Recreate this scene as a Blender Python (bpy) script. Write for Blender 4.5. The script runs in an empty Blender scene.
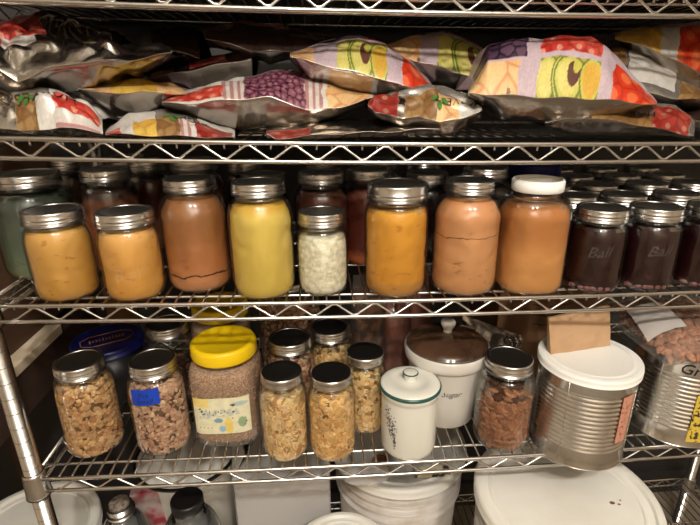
import bpy, math, random
import numpy as np
from mathutils import Vector, Matrix, noise
random.seed(7)
rng = np.random.default_rng(5)
C = bpy.context.scene.collection
PI = math.pi

# ------------------------------------------------------------------ colours and materials
def lin(c):
    return tuple((x/12.92 if x <= .04045 else ((x+.055)/1.055)**2.4) for x in c)
def rgb(r, g, b): return lin((r/255, g/255, b/255))+(1,)

def newmat(name):
    m = bpy.data.materials.new(name); m.use_nodes = True
    nt = m.node_tree; nt.nodes.clear()
    out = nt.nodes.new('ShaderNodeOutputMaterial')
    return m, nt, out
def N(nt, t, **kw):
    n = nt.nodes.new(t)
    for k, v in kw.items():
        if k in n.inputs: n.inputs[k].default_value = v
        else: setattr(n, k, v)
    return n
def mat(name, col, rough=.5, metal=0, col2=None, scale=30, bump=0, bscale=None, sharp=(.4,.65), spec=.5, coat=0, sub=0, detail=4, aniso=0):
    m, nt, out = newmat(name)
    b = N(nt, 'ShaderNodeBsdfPrincipled'); nt.links.new(b.outputs[0], out.inputs[0])
    b.inputs['Base Color'].default_value = col
    b.inputs['Roughness'].default_value = rough
    b.inputs['Metallic'].default_value = metal
    b.inputs['Specular IOR Level'].default_value = spec
    b.inputs['Coat Weight'].default_value = coat
    if sub:
        b.inputs['Subsurface Weight'].default_value = sub
        b.inputs['Subsurface Radius'].default_value = (.012,.006,.003)
        b.inputs['Subsurface Scale'].default_value = 1
    tc = N(nt, 'ShaderNodeTexCoord')
    if col2:
        n = N(nt, 'ShaderNodeTexNoise', Scale=scale, Detail=detail); nt.links.new(tc.outputs['Object'], n.inputs['Vector'])
        r = N(nt, 'ShaderNodeValToRGB'); nt.links.new(n.outputs[0], r.inputs[0])
        r.color_ramp.elements[0].position = sharp[0]; r.color_ramp.elements[1].position = sharp[1]
        r.color_ramp.elements[0].color = col; r.color_ramp.elements[1].color = col2
        nt.links.new(r.outputs[0], b.inputs['Base Color'])
    if bump:
        n = N(nt, 'ShaderNodeTexNoise', Scale=bscale or scale, Detail=5); nt.links.new(tc.outputs['Object'], n.inputs['Vector'])
        bp = N(nt, 'ShaderNodeBump', Strength=bump, Distance=.002); nt.links.new(n.outputs[0], bp.inputs['Height'])
        nt.links.new(bp.outputs[0], b.inputs['Normal'])
    return m
def attrmat(name, rough=.6, metal=False, bump=0, bscale=200, coat=0, spec=.5, mrough=.28):
    """colour from the mesh's own print/piece colours; alpha says how metallic"""
    m, nt, out = newmat(name)
    b = N(nt, 'ShaderNodeBsdfPrincipled'); nt.links.new(b.outputs[0], out.inputs[0])
    a = N(nt, 'ShaderNodeVertexColor'); a.layer_name = 'Col'
    nt.links.new(a.outputs[0], b.inputs['Base Color'])
    b.inputs['Roughness'].default_value = rough
    b.inputs['Specular IOR Level'].default_value = spec
    b.inputs['Coat Weight'].default_value = coat
    b.inputs['Coat Roughness'].default_value = .15
    if metal:
        nt.links.new(a.outputs[1], b.inputs['Metallic'])
        mr = N(nt, 'ShaderNodeMapRange'); nt.links.new(a.outputs[1], mr.inputs[0])
        mr.inputs[3].default_value = rough; mr.inputs[4].default_value = mrough
        nt.links.new(mr.outputs[0], b.inputs['Roughness'])
    if bump:
        tc = N(nt, 'ShaderNodeTexCoord')
        n = N(nt, 'ShaderNodeTexNoise', Scale=bscale, Detail=4); nt.links.new(tc.outputs['Object'], n.inputs['Vector'])
        bp = N(nt, 'ShaderNodeBump', Strength=bump, Distance=.004); nt.links.new(n.outputs[0], bp.inputs['Height'])
        nt.links.new(bp.outputs[0], b.inputs['Normal'])
    return m
def glassmat(name, tint=(.97,.98,.97,1), rough=.06, gain=1.4, haze=0, hazecol=(.8,.8,.8,1)):
    """thin clear wall: lets light straight through, reflects by Fresnel"""
    m, nt, out = newmat(name)
    t = N(nt, 'ShaderNodeBsdfTransparent', Color=tint)
    g = N(nt, 'ShaderNodeBsdfGlossy', Roughness=rough)
    fr = N(nt, 'ShaderNodeFresnel', IOR=1.5)
    geo = N(nt, 'ShaderNodeNewGeometry')
    inv = N(nt, 'ShaderNodeMath', operation='SUBTRACT'); inv.inputs[0].default_value = gain
    nt.links.new(geo.outputs['Backfacing'], inv.inputs[1])
    mul = N(nt, 'ShaderNodeMath', operation='MULTIPLY', use_clamp=True); nt.links.new(fr.outputs[0], mul.inputs[0]); nt.links.new(inv.outputs[0], mul.inputs[1])
    if gain != 1: mul.use_clamp = True
    mx = N(nt, 'ShaderNodeMixShader'); nt.links.new(mul.outputs[0], mx.inputs[0])
    last = t
    if haze:
        d = N(nt, 'ShaderNodeBsdfDiffuse', Color=hazecol); hm = N(nt, 'ShaderNodeMixShader'); hm.inputs[0].default_value = haze
        nt.links.new(t.outputs[0], hm.inputs[1]); nt.links.new(d.outputs[0], hm.inputs[2]); last = hm
    nt.links.new(last.outputs[0], mx.inputs[1]); nt.links.new(g.outputs[0], mx.inputs[2])
    nt.links.new(mx.outputs[0], out.inputs[0])
    return m
def layered(name, stops, z0, z1, scale=60, amt=.12, rough=.35, dark=None, sub=0, crack=None):
    """a food of layers: colour by height in the jar, mottled, with darker flecks"""
    m, nt, out = newmat(name)
    b = N(nt, 'ShaderNodeBsdfPrincipled', Roughness=rough); nt.links.new(b.outputs[0], out.inputs[0])
    tc = N(nt, 'ShaderNodeTexCoord'); sp = N(nt, 'ShaderNodeSeparateXYZ'); nt.links.new(tc.outputs['Object'], sp.inputs[0])
    n = N(nt, 'ShaderNodeTexNoise', Scale=scale, Detail=5); nt.links.new(tc.outputs['Object'], n.inputs['Vector'])
    mr = N(nt, 'ShaderNodeMapRange'); nt.links.new(sp.outputs[2], mr.inputs[0]); mr.inputs[1].default_value = z0; mr.inputs[2].default_value = z1
    na = N(nt, 'ShaderNodeMath', operation='MULTIPLY_ADD'); nt.links.new(n.outputs[0], na.inputs[0]); na.inputs[1].default_value = amt; na.inputs[2].default_value = -amt/2
    ad = N(nt, 'ShaderNodeMath', operation='ADD'); nt.links.new(mr.outputs[0], ad.inputs[0]); nt.links.new(na.outputs[0], ad.inputs[1])
    r = N(nt, 'ShaderNodeValToRGB'); nt.links.new(ad.outputs[0], r.inputs[0])
    e = r.color_ramp.elements; e[0].position = stops[0][0]; e[0].color = stops[0][1]; e[1].position = stops[-1][0]; e[1].color = stops[-1][1]
    for p, c in stops[1:-1]:
        k = e.new(p); k.color = c
    mp = N(nt, 'ShaderNodeMapping'); nt.links.new(tc.outputs['Object'], mp.inputs[0]); mp.inputs['Scale'].default_value = (1,1,2.2)
    n2 = N(nt, 'ShaderNodeTexNoise', Scale=scale*1.3, Detail=6); nt.links.new(mp.outputs[0], n2.inputs['Vector'])
    r2 = N(nt, 'ShaderNodeValToRGB'); nt.links.new(n2.outputs[0], r2.inputs[0])
    r2.color_ramp.elements[0].position = .30; r2.color_ramp.elements[1].position = .38
    d = dark or .55
    r2.color_ramp.elements[0].color = (d,d*.85,d*.7,1); r2.color_ramp.elements[1].color = (1,1,1,1)
    mx = N(nt, 'ShaderNodeMix', data_type='RGBA', blend_type='MULTIPLY'); mx.inputs[0].default_value = 1
    nt.links.new(r.outputs[0], mx.inputs[6]); nt.links.new(r2.outputs[0], mx.inputs[7])
    last = mx.outputs[2]
    if crack:
        # a thin dark irregular band where the food has settled apart
        cz, cw, cc = crack
        n3 = N(nt, 'ShaderNodeTexNoise', Scale=45, Detail=3); nt.links.new(tc.outputs['Object'], n3.inputs['Vector'])
        q = N(nt, 'ShaderNodeMath', operation='MULTIPLY_ADD'); nt.links.new(n3.outputs[0], q.inputs[0]); q.inputs[1].default_value = .014; nt.links.new(sp.outputs[2], q.inputs[2])
        s = N(nt, 'ShaderNodeMath', operation='SUBTRACT'); nt.links.new(q.outputs[0], s.inputs[0]); s.inputs[1].default_value = cz
        ab = N(nt, 'ShaderNodeMath', operation='ABSOLUTE'); nt.links.new(s.outputs[0], ab.inputs[0])
        lt = N(nt, 'ShaderNodeMath', operation='LESS_THAN'); nt.links.new(ab.outputs[0], lt.inputs[0]); lt.inputs[1].default_value = cw
        m3 = N(nt, 'ShaderNodeMix', data_type='RGBA'); nt.links.new(lt.outputs[0], m3.inputs[0]); nt.links.new(last, m3.inputs[6]); m3.inputs[7].default_value = cc
        last = m3.outputs[2]
    nt.links.new(last, b.inputs['Base Color'])
    if sub:
        b.inputs['Subsurface Weight'].default_value = sub; b.inputs['Subsurface Radius'].default_value = (.01,.006,.003)
    return m

M = {}
M['chrome'] = mat('chrome wire', rgb(214,212,208), .22, 1, bump=.15, bscale=90)
M['steel'] = mat('zinc lid band', rgb(206,204,200), .27, 1, bump=.12, bscale=60)
M['lid_dark'] = mat('lid plate', rgb(150,146,138), .36, 1, bump=.35, bscale=120)
M['lid_black'] = mat('black lid plate', rgb(28,26,25), .35, .3)
M['can'] = mat('tin plate', rgb(222,221,218), .19, 1, bump=.05, bscale=20)
M['glass'] = glassmat('clear glass')
M['glass_thick'] = glassmat('thick clear glass', gain=2.2, haze=.07, hazecol=(.75,.8,.78,1))
M['glass_teal'] = glassmat('teal glass', tint=(.93,.97,.95,1))
M['plastic_clear'] = glassmat('clear plastic film', gain=1.5, rough=.08, haze=.06)
M['plastic_jar'] = glassmat('clear plastic jar', rough=.08, haze=.04)
M['white'] = mat('white plastic', rgb(236,234,226), .4, col2=rgb(226,222,212), scale=8)
M['whitelid'] = mat('white lid plastic', rgb(238,238,232), .45)
M['bucket'] = mat('bucket plastic', rgb(222,216,208), .42, col2=rgb(194,182,170), scale=14)
M['ceramic'] = mat('cream glazed ceramic', rgb(224,223,212), .15, coat=.4)
M['ceramic2'] = mat('white glazed ceramic', rgb(214,210,202), .15, coat=.4)
M['green'] = mat('dark green glaze', rgb(42,84,78), .2)
M['yellow'] = mat('yellow lid plastic', rgb(244,205,18), .4)
M['blue'] = mat('dark blue lid', rgb(16,22,84), .35)
M['bluetape'] = mat('blue tape', rgb(16,66,190), .6, bump=.3, bscale=150)
M['ink'] = mat('black ink', rgb(24,22,24), .6)
M['ink_soft'] = mat('grey print', rgb(92,92,84), .7)
M['goldprint'] = mat('gold print', rgb(190,130,60), .5)
M['brownglass'] = mat('smoked brown glass', rgb(58,40,30), .1, col2=rgb(92,66,48), scale=12, coat=.8)
M['kraft'] = mat('kraft paper', rgb(192,156,120), .8, col2=rgb(178,142,106), scale=25, bump=.3, bscale=40)
M['card'] = mat('brown cardboard', rgb(120,84,54), .85, col2=rgb(104,72,46), scale=18)
M['darkwood'] = mat('dark brown board', rgb(72,50,38), .7, col2=rgb(56,38,30), scale=12)
M['cream'] = mat('cream board edge', rgb(242,224,196), .6, col2=rgb(230,210,180), scale=15)
M['whitecard'] = mat('white card', rgb(206,204,202), .8, col2=rgb(196,193,190), scale=6)
M['black'] = mat('black plastic', rgb(22,20,20), .4)
M['redlabel'] = mat('pink red label', rgb(208,152,128), .7, col2=rgb(176,96,80), scale=220, sharp=(.54,.60))
M['yellowlabel'] = mat('yellow label', rgb(220,190,70), .7, col2=rgb(60,50,40), scale=160, sharp=(.52,.56))
M['pieces'] = attrmat('dried pieces', .75, bump=.3, bscale=250)
M['print'] = attrmat('printed foil pouch', .42, metal=True, bump=.25, bscale=55, coat=.35, mrough=.2)
M['foil'] = mat('pouch back foil', rgb(170,162,154), .25, 1, bump=.9, bscale=42)
M['paintprint'] = attrmat('printed paper', .6)
M['almond'] = mat('almond skin', rgb(146,92,60), .55, col2=rgb(186,136,102), scale=120, bump=.5, bscale=300)
_nt = M['almond'].node_tree; _b = next(n for n in _nt.nodes if n.type == 'BSDF_PRINCIPLED'); _src = _b.inputs['Base Color'].links[0].from_socket
_oi = N(_nt, 'ShaderNodeObjectInfo'); _mr = N(_nt, 'ShaderNodeMapRange'); _nt.links.new(_oi.outputs['Random'], _mr.inputs[0]); _mr.inputs[3].default_value = .65; _mr.inputs[4].default_value = 1.2
_hs = N(_nt, 'ShaderNodeHueSaturation'); _nt.links.new(_mr.outputs[0], _hs.inputs['Value']); _nt.links.new(_src, _hs.inputs['Color']); _nt.links.new(_hs.outputs[0], _b.inputs['Base Color'])
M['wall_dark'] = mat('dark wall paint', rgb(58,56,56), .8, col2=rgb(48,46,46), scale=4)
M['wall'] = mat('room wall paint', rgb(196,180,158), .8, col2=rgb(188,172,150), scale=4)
M['ceil'] = mat('ceiling paint', rgb(214,208,198), .85, col2=rgb(206,200,190), scale=5)
M['floor'] = mat('tan floor', rgb(150,138,122), .6, col2=rgb(132,120,104), scale=6)

# ------------------------------------------------------------------ mesh building
class MB:
    def __init__(s): s.v = []; s.f = []; s.mi = []; s.mats = []; s.col = []; s.sm = []
    def mid(s, m):
        if m not in s.mats: s.mats.append(m)
        return s.mats.index(m)
    def add(s, v, f, m, col=None, smooth=True):
        o = len(s.v); k = s.mid(m)
        s.v.extend([tuple(p) for p in v]); s.col.extend((col if isinstance(col, list) else [col or (1,1,1,1)]*len(v)))
        for q in f: s.f.append(tuple(i+o for i in q)); s.mi.append(k); s.sm.append(smooth)
        return s
    def lathe(s, prof, m, seg=40, c=(0,0,0), sq=0, smooth=True, rot=0):
        q = [prof[0]]
        for k in range(1, len(prof)-1):      # split the surface where the profile turns sharply
            a, b, c_ = prof[k-1], prof[k], prof[k+1]; q.append(b)
            d1 = Vector((b[0]-a[0], b[1]-a[1])); d2 = Vector((c_[0]-b[0], c_[1]-b[1]))
            if d1.length > 1e-7 and d2.length > 1e-7 and d1.angle(d2) > 1.0: q.append(b)
        prof = q+[prof[-1]]
        v = []; f = []
        for (r, z) in prof:
            for i in range(seg):
                a = 2*PI*i/seg+rot; rr = r
                if sq:
                    ca, sa = abs(math.cos(a)), abs(math.sin(a)); p = sq
                    rr = r/((ca**p+sa**p)**(1/p))
                v.append((c[0]+rr*math.cos(a), c[1]+rr*math.sin(a), c[2]+z))
        for j in range(len(prof)-1):
            for i in range(seg):
                f.append((j*seg+i, j*seg+(i+1)%seg, (j+1)*seg+(i+1)%seg, (j+1)*seg+i))
        if prof[0][0] > 1e-6: pass
        return s.add(v, f, m, smooth=smooth)
    def tube(s, pts, r, m, seg=8, caps=True):
        pts = [Vector(p) for p in pts]; v = []; f = []
        n = len(pts); up = Vector((0,0,1)); prev = None
        for i, p in enumerate(pts):
            t = (pts[min(i+1,n-1)]-pts[max(i-1,0)]).normalized()
            if prev is None:
                a = t.cross(up if abs(t.z) < .9 else Vector((1,0,0))).normalized()
            else:
                a = (prev-t*prev.dot(t)).normalized()
            prev = a; b = t.cross(a)
            for k in range(seg):
                an = 2*PI*k/seg; v.append(p+a*(r*math.cos(an))+b*(r*math.sin(an)))
        for i in range(n-1):
            for k in range(seg):
                f.append((i*seg+k, i*seg+(k+1)%seg, (i+1)*seg+(k+1)%seg, (i+1)*seg+k))
        if caps: f.append(tuple(range(seg-1,-1,-1))); f.append(tuple((n-1)*seg+k for k in range(seg)))
        return s.add(v, f, m)
    def box(s, a, b, m):
        x0,y0,z0 = a; x1,y1,z1 = b
        v = [(x0,y0,z0),(x1,y0,z0),(x1,y1,z0),(x0,y1,z0),(x0,y0,z1),(x1,y0,z1),(x1,y1,z1),(x0,y1,z1)]
        return s.add(v, [(0,3,2,1),(4,5,6,7),(0,1,5,4),(1,2,6,5),(2,3,7,6),(3,0,4,7)], m, smooth=False)
    def build(s, name, parent=None, loc=None, bevel=0, kind=None, label=None):
        me = bpy.data.meshes.new(name); me.from_pydata(s.v, [], s.f)
        for m in s.mats: me.materials.append(m)
        me.polygons.foreach_set('material_index', s.mi); me.polygons.foreach_set('use_smooth', s.sm)
        ca = me.color_attributes.new('Col', 'FLOAT_COLOR', 'POINT')
        ca.data.foreach_set('color', np.array(s.col, dtype=np.float32).ravel())
        me.update()
        o = bpy.data.objects.new(name, me); C.objects.link(o)
        if parent: o.parent = parent
        if loc: o.location = loc
        if bevel:
            b = o.modifiers.new('bevel', 'BEVEL'); b.width = bevel; b.segments = 2; b.limit_method = 'ANGLE'
        if kind: o['kind'] = kind
        if label: o['label'] = label
        return o
def tag(o, label, cat, group=None, kind=None):
    o['label'] = label; o['category'] = cat
    if group: o['group'] = group
    if kind: o['kind'] = kind
    return o
def thing(name, label, cat, loc=(0,0,0), rz=0, group=None):
    o = bpy.data.objects.new(name, None); C.objects.link(o); o.empty_display_size = .02
    o.location = loc; o.rotation_euler = (0,0,rz)
    return tag(o, label, cat, group)
def struct(mb, name):
    o = mb.build(name); o['kind'] = 'structure'; return o
def dup(root, loc, rz, label):
    r = root.copy(); C.objects.link(r); r.location = loc; r.rotation_euler = (0,0,rz); r['label'] = label
    for ch in list(root.children):
        c = ch.copy(); C.objects.link(c); c.parent = r
        for g in list(ch.children):
            d = g.copy(); C.objects.link(d); d.parent = c
    return r

# ------------------------------------------------------------------ the rack's geometry (metres)
SZ = {1:.393, 2:.2194, 3:0.0, 4:-.2918, 5:-.83}
ST = {1:-.0139, 2:-.019, 3:-.0166, 4:-.0088, 5:-.01}
def zz(s, X, dz=0.0): return SZ[s]+dz+ST[s]*X+.0065*((X-.09)/.6)**2      # loaded shelves sag a little
H = .0233
def deck(s, X): return zz(s, X, H)+.0022
XL, XR, YF, YB = -.541, 1.005, 0.0, .432
# ------------------------------------------------------------------ rack
rack = thing('wire_shelving_rack', 'tall chrome wire shelving rack holding all the jars, pouches and cans', 'shelving rack', (0,0,0))
P = .058
XOFF = {1:-.0774, 2:-.4322, 3:-.5021, 4:-.505, 5:-.49}
def samples(a, b, n): return [a+(b-a)*i/n for i in range(n+1)]
def shelf(s):
    mb = MB(); x0, x1 = XL+.014, XR-.014
    for y in (YF, YB+.005):
        for dz, r in ((0,.0029),(H,.0031)):
            mb.tube([(x, y, zz(s,x,dz)) for x in samples(x0, x1, 30)], r, M['chrome'])
    for x in (XL, XR):
        for dz in (0, H):
            mb.tube([(x, y, zz(s,x,dz)) for y in (YF+.022, YB-.016)], .0029, M['chrome'])
    y = .0375                                  # cross rods under the deck
    while y < YB-.03:
        mb.tube([(x, y, zz(s,x,H-.0048)) for x in samples(XL, XR, 24)], .0022, M['chrome'], seg=6)
        y += .128
    o = mb.build('wire_shelf', rack)
    zg = MB()
    for y in (YF, YB+.005):
        k0 = math.ceil((x0-XOFF[s])/P*2); pts = []
        k = k0
        while XOFF[s]+k*P/2 < x1:
            x = XOFF[s]+k*P/2
            low = (k % 2 == 0)
            for d in (-.003, .003):
                pts.append((x+d, y, zz(s,x,(.0035 if low else H-.0035))))
            k += 1
        zg.tube(pts, .0017, M['chrome'], seg=6)
    for x in (XL, XR):
        pts = []; k = 0
        while YF+.025+k*P/2 < YB-.02:
            pts.append((x, YF+.025+k*P/2, zz(s,x,(.003 if k % 2 else H-.003)))); k += 1
        zg.tube(pts, .0017, M['chrome'], seg=6)
    zg.build('truss_wire', o)
    dw = MB(); x = XOFF[s]; x -= .0193*math.floor((x-XL-.01)/.0193)
    while x < XR-.01:
        pts = [(x, YF+.0045, zz(s,x,H-.0085)), (x, YF+.004, zz(s,x,H-.004)), (x, YF+.009, zz(s,x,H-.0012)), (x, YB*.5, zz(s,x,H-.0010)), (x, YB, zz(s,x,H-.0012))]
        dw.tube(pts, .0016, M['chrome'], seg=6)
        x += .0193
    dw.build('deck_wires', o)
for s in (1,2,3,4,5): shelf(s)
FLOOR = -.97
for (px_, py_) in ((XL, YF+.006), (XR, YF+.006), (XL, YB), (XR, YB)):
    prof = []; z = 0; top = SZ[1]+.16-FLOOR
    prof.append((.0001, 0))
    while z < top:
        prof += [(.0127, z), (.0127, z), (.0127, z+.0242), (.0127, z+.0242), (.0121, z+.0244), (.0121, z+.0244), (.0121, z+.0252), (.0121, z+.0252)]; z += .0254
    prof.append((.0001, z))
    po = MB().lathe(prof, M['chrome'], 24).build('post', rack, (px_, py_, FLOOR))
    for s in (1,2,3,4,5):
        zc = zz(s, px_)-FLOOR-.010
        MB().lathe([(.0128,0),(.0175,.0005),(.0180,.004),(.0160,.040),(.0150,.044),(.0128,.0445)], M['chrome'], 24).build('shelf_collar', po, (0,0,zc))
        MB().lathe([(.0129,-.0015),(.0186,-.001),(.0186,.0008),(.0129,.001)], M['black'], 24).build('collar_clip', po, (0,0,zc))

# ------------------------------------------------------------------ jars
def wrap_text(txt, size, r, m, z, ang, tilt=0, thick=.0006, shear=0, mirror=False, rowgap=1.0):
    """flat lettering bent round a jar of radius r, centred at angle ang"""
    cu = bpy.data.curves.new('t', 'FONT'); cu.body = txt; cu.size = size; cu.align_x = 'CENTER'; cu.shear = shear; cu.space_line = rowgap
    cu.resolution_u = 2
    ob = bpy.data.objects.new('t', cu); me = bpy.data.meshes.new_from_object(ob)
    ct, st = math.cos(tilt), math.sin(tilt); mb = MB(); v = []
    for p in me.vertices:
        x, y = p.co.x*ct-p.co.y*st, p.co.x*st+p.co.y*ct
        a = ang+x/r; v.append((r*math.cos(a), r*math.sin(a), z+y))
    f = [tuple(q.vertices) for q in me.polygons]
    mb.add(v, f, m, smooth=False)
    bpy.data.objects.remove(ob); bpy.data.curves.remove(cu)
    return mb
def patch(mb, r, z0, z1, a0, a1, m, tilt=0, n=12, off=0, nz=2, colf=None):
    v = []; col = []
    for j in range(nz+1):
        for i in range(n+1):
            a = a0+(a1-a0)*i/n; z = z0+(z1-z0)*j/nz+tilt*(i/n-.5)
            v.append(((r+off)*math.cos(a), (r+off)*math.sin(a), z))
            col.append(colf(i/n, j/nz) if colf else (1,1,1,1))
    f = [(j*(n+1)+i, j*(n+1)+i+1, (j+1)*(n+1)+i+1, (j+1)*(n+1)+i) for j in range(nz) for i in range(n)]
    return mb.add(v, f, m, col=col)
def jar_profile(R, H_, rn, hl, wide):
    """outer glass line of a canning jar: foot, straight side, round shoulder, neck"""
    zs = H_-hl-.002
    sh = .036 if not wide else .029
    pr = [(.0001,.0012),(R*.72,.0012),(R*.82,.0002),(R*.91,.003),(R*.97,.0095),(R*.994,.016),(R,.022)]
    zb = zs-sh
    pr += [(R, zb)]
    for k in range(1,9):
        t = k/8; a = t*PI/2
        rr = rn+(R-rn)*(math.cos(a)**.9 if wide else math.cos(a)**.85)
        pr.append((max(rr, rn), zb+sh*.86*math.sin(a)))
    pr += [(rn-.0006, zs+.001),(rn-.0006, H_-.003)]
    return pr
def lid(root, rn, H_, hl, style, plate):
    """screw band with its rolled ridges, and the flat plate inside it"""
    rb = rn+.0022; z0 = H_-hl
    if style == 'plastic':
        mb = MB(); n = 96; v = []; f = []
        for j, (rr, z) in enumerate(((rb,z0),(rb+.001,z0+.001),(rb+.001,H_-.0022),(rb+.001,H_-.0022),(rb,H_-.0004),(rb-.002,H_),(rb-.002,H_),(.0001,H_))):
            for i in range(n):
                a = 2*PI*i/n; q = rr+(.0004 if (i % 2 and 0 < j < 3) else 0); v.append((q*math.cos(a), q*math.sin(a), z))
        for j in range(6):
            for i in range(n): f.append((j*n+i, j*n+(i+1)%n, (j+1)*n+(i+1)%n, (j+1)*n+i))
        mb.add(v, f, plate); mb.build('lid', root); return
    band = [(rb-.001,z0),(rb+.0012,z0),(rb+.0014,z0+.0012),(rb,z0+.0024)]
    if style == 'onepiece':
        band = [(rb-.001,z0),(rb+.001,z0),(rb+.0014,z0+.0012),(rb+.0004,z0+.0026),(rb+.0004,H_-.005),(rb,H_-.0016),(rb-.0012,H_-.0004)]
        MB().lathe(band, M['steel'], 48).build('lid_rim', root)
        MB().lathe([(rb-.0012,H_-.0004),(rb-.003,H_),(rb-.005,H_-.0010),(rb*.6,H_-.0008),(.0001,H_-.0008)], plate, 48).build('lid_plate', root); return
    for k in range(2):
        zc = z0+.0048+k*.0047
        band += [(rb-.0002,zc-.0016),(rb+.0011,zc-.0004),(rb+.0011,zc+.0004),(rb-.0002,zc+.0018)]
    band += [(rb+.0002,H_-.0028),(rb-.0004,H_-.0008),(rb-.0018,H_),(rb-.0052,H_-.0002),(rb-.0056,H_-.0014)]
    MB().lathe(band, M['steel'], 48).build('screw_band', root)
    MB().lathe([(rb-.0056,H_-.0014),(rb-.0085,H_-.0012),(rb-.0105,H_-.0020),(.0001,H_-.0018)], plate, 48).build('lid_plate', root)
def inside(p, R, neck, sq):
    lim = R
    if p.z < .012: lim *= .93+.07*max(0,p.z)/.012
    if neck and p.z > neck[0]: lim = neck[2]+(R-neck[2])*math.cos(min(1,(p.z-neck[0])/neck[1])*PI/2)**.9
    d = math.hypot(p.x, p.y)
    if sq and d > 1e-6: lim /= (abs(p.x/d)**sq+abs(p.y/d)**sq)**(1/sq)
    if d > lim: return Vector((p.x*lim/d, p.y*lim/d, max(p.z,.002)))
    return Vector((p.x, p.y, max(p.z,.002)))
def chips(mb, R, z0, z1, n, size, cols, thick=.0012, ell=1.7, neck=None, bend=.3, pebble=0, top=True, sq=0):
    """dried pieces pressed against the glass and lying on top"""
    for k in range(n):
        if top and k < n*.12:
            r = R*math.sqrt(random.random())*.9; z = z1+random.uniform(-.002,.003); a = random.uniform(0,2*PI); nrm = Vector((random.gauss(0,.4),random.gauss(0,.4),1)).normalized()
        else:
            a = random.uniform(0,2*PI); z = random.uniform(z0,z1); r = R*random.uniform(.955,1.0)
            if sq:
                r = r/((abs(math.cos(a))**sq+abs(math.sin(a))**sq)**(1/sq))
            nrm = Vector((math.cos(a), math.sin(a), random.gauss(0,.35)))+Vector((random.gauss(0,.3),random.gauss(0,.3),0)); nrm.normalize()
            if z < .012: r *= .93+.07*z/.012
            if neck and z > neck[0]:
                t_ = min(1,(z-neck[0])/neck[1]); r *= (neck[2]+(R-neck[2])*math.cos(t_*PI/2)**.9)/R
        c = Vector((r*math.cos(a), r*math.sin(a), z))
        t = nrm.cross(Vector((0,0,1)) if abs(nrm.z) < .9 else Vector((1,0,0))).normalized()
        ro = random.uniform(0,PI); b = nrm.cross(t); t2 = t*math.cos(ro)+b*math.sin(ro); b2 = nrm.cross(t2)
        sz = size*random.uniform(.6,1.25); el = random.uniform(.45,1)/1; q = random.uniform(-bend,bend)*sz
        col = random.choice(cols); j = random.uniform(.88,1.28); col = (col[0]*j, col[1]*j, col[2]*j, 1)
        if pebble:
            vs = []
            for (x,y,zq) in ((1,0,0),(0,1,0),(-1,0,0),(0,-1,0),(0,0,1),(0,0,-1),(.7,.7,.3),(-.7,.7,.3),(-.7,-.7,-.3),(.7,-.7,-.3)):
                w = sz*random.uniform(.7,1.2); vs.append(c+t2*(x*w)+b2*(y*w*el*1.2)+nrm*(zq*w*pebble))
            fs = [(4,0,6),(4,6,1),(4,1,7),(4,7,2),(4,2,8),(4,8,3),(4,3,9),(4,9,0),(5,6,0),(5,1,6),(5,7,1),(5,2,7),(5,8,2),(5,3,8),(5,9,3),(5,0,9)]
            mb.add([inside(q_, R+.0013+.0004*random.random(), neck, sq) for q_ in vs], fs, M['pieces'], col=col, smooth=False)
        else:
            vs = []; m_ = 7
            for lay in (-1,1):
                vs.append(c+nrm*(lay*thick/2+q))
                for i in range(m_):
                    an = 2*PI*i/m_; w = sz*random.uniform(.85,1.1)
                    vs.append(c+t2*(w*math.cos(an))+b2*(w*el*math.sin(an))+nrm*(lay*thick*.5-q*math.cos(an)**2))
            fs = []
            for i in range(m_):
                i2 = (i+1)%m_
                fs += [(0,1+i2,1+i),(m_+1,m_+2+i,m_+2+i2),(1+i,1+i2,m_+2+i2,m_+2+i)]
            mb.add([inside(q_, R+.0013+.0004*random.random(), neck, sq) for q_ in vs], fs, M['pieces'], col=col, smooth=False)
def lumpy(R, z0, z1, m, amp=.001, fr=60, seg=64, rows=40, seed=0, neck=None, sq=0, topamp=None):
    """solid body of food filling a jar"""
    v = []; f = []; prof = [(R*.6,z0),(R*.86,z0+.0006),(R*.94,z0+.0035),(R*.985,z0+.0085),(R,z0+.014)]
    n = rows
    for k in range(1,n+1):
        z = z0+.014+(z1-z0-.014)*k/n; r = R
        if neck and z > neck[0]:
            t = min(1,(z-neck[0])/neck[1]); r = neck[2]+(R-neck[2])*math.cos(t*PI/2)**.9
        prof.append((r,z))
    rl = prof[-1][0]
    prof += [(rl*.93,z1+.001),(rl*.6,z1+.002),(rl*.3,z1+.002),(.0001,z1+.002)]
    for j,(r,z) in enumerate(prof):
        for i in range(seg):
            a = 2*PI*i/seg; rr = r
            if sq: rr = r/((abs(math.cos(a))**sq+abs(math.sin(a))**sq)**(1/sq))
            p = Vector((rr*math.cos(a), rr*math.sin(a), z))
            d = noise.noise(p*fr+Vector((seed,seed,0)))
            if j > len(prof)-5: p.z += d*(topamp or amp)
            rr += min(0, d-.1)*amp*2
            v.append((rr*math.cos(a), rr*math.sin(a), p.z))
    for j in range(len(prof)-1):
        for i in range(seg): f.append((j*seg+i, j*seg+(i+1)%seg, (j+1)*seg+(i+1)%seg, (j+1)*seg+i))
    f.append(tuple(range(seg-1,-1,-1)))
    return MB().add(v, f, m)
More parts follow.
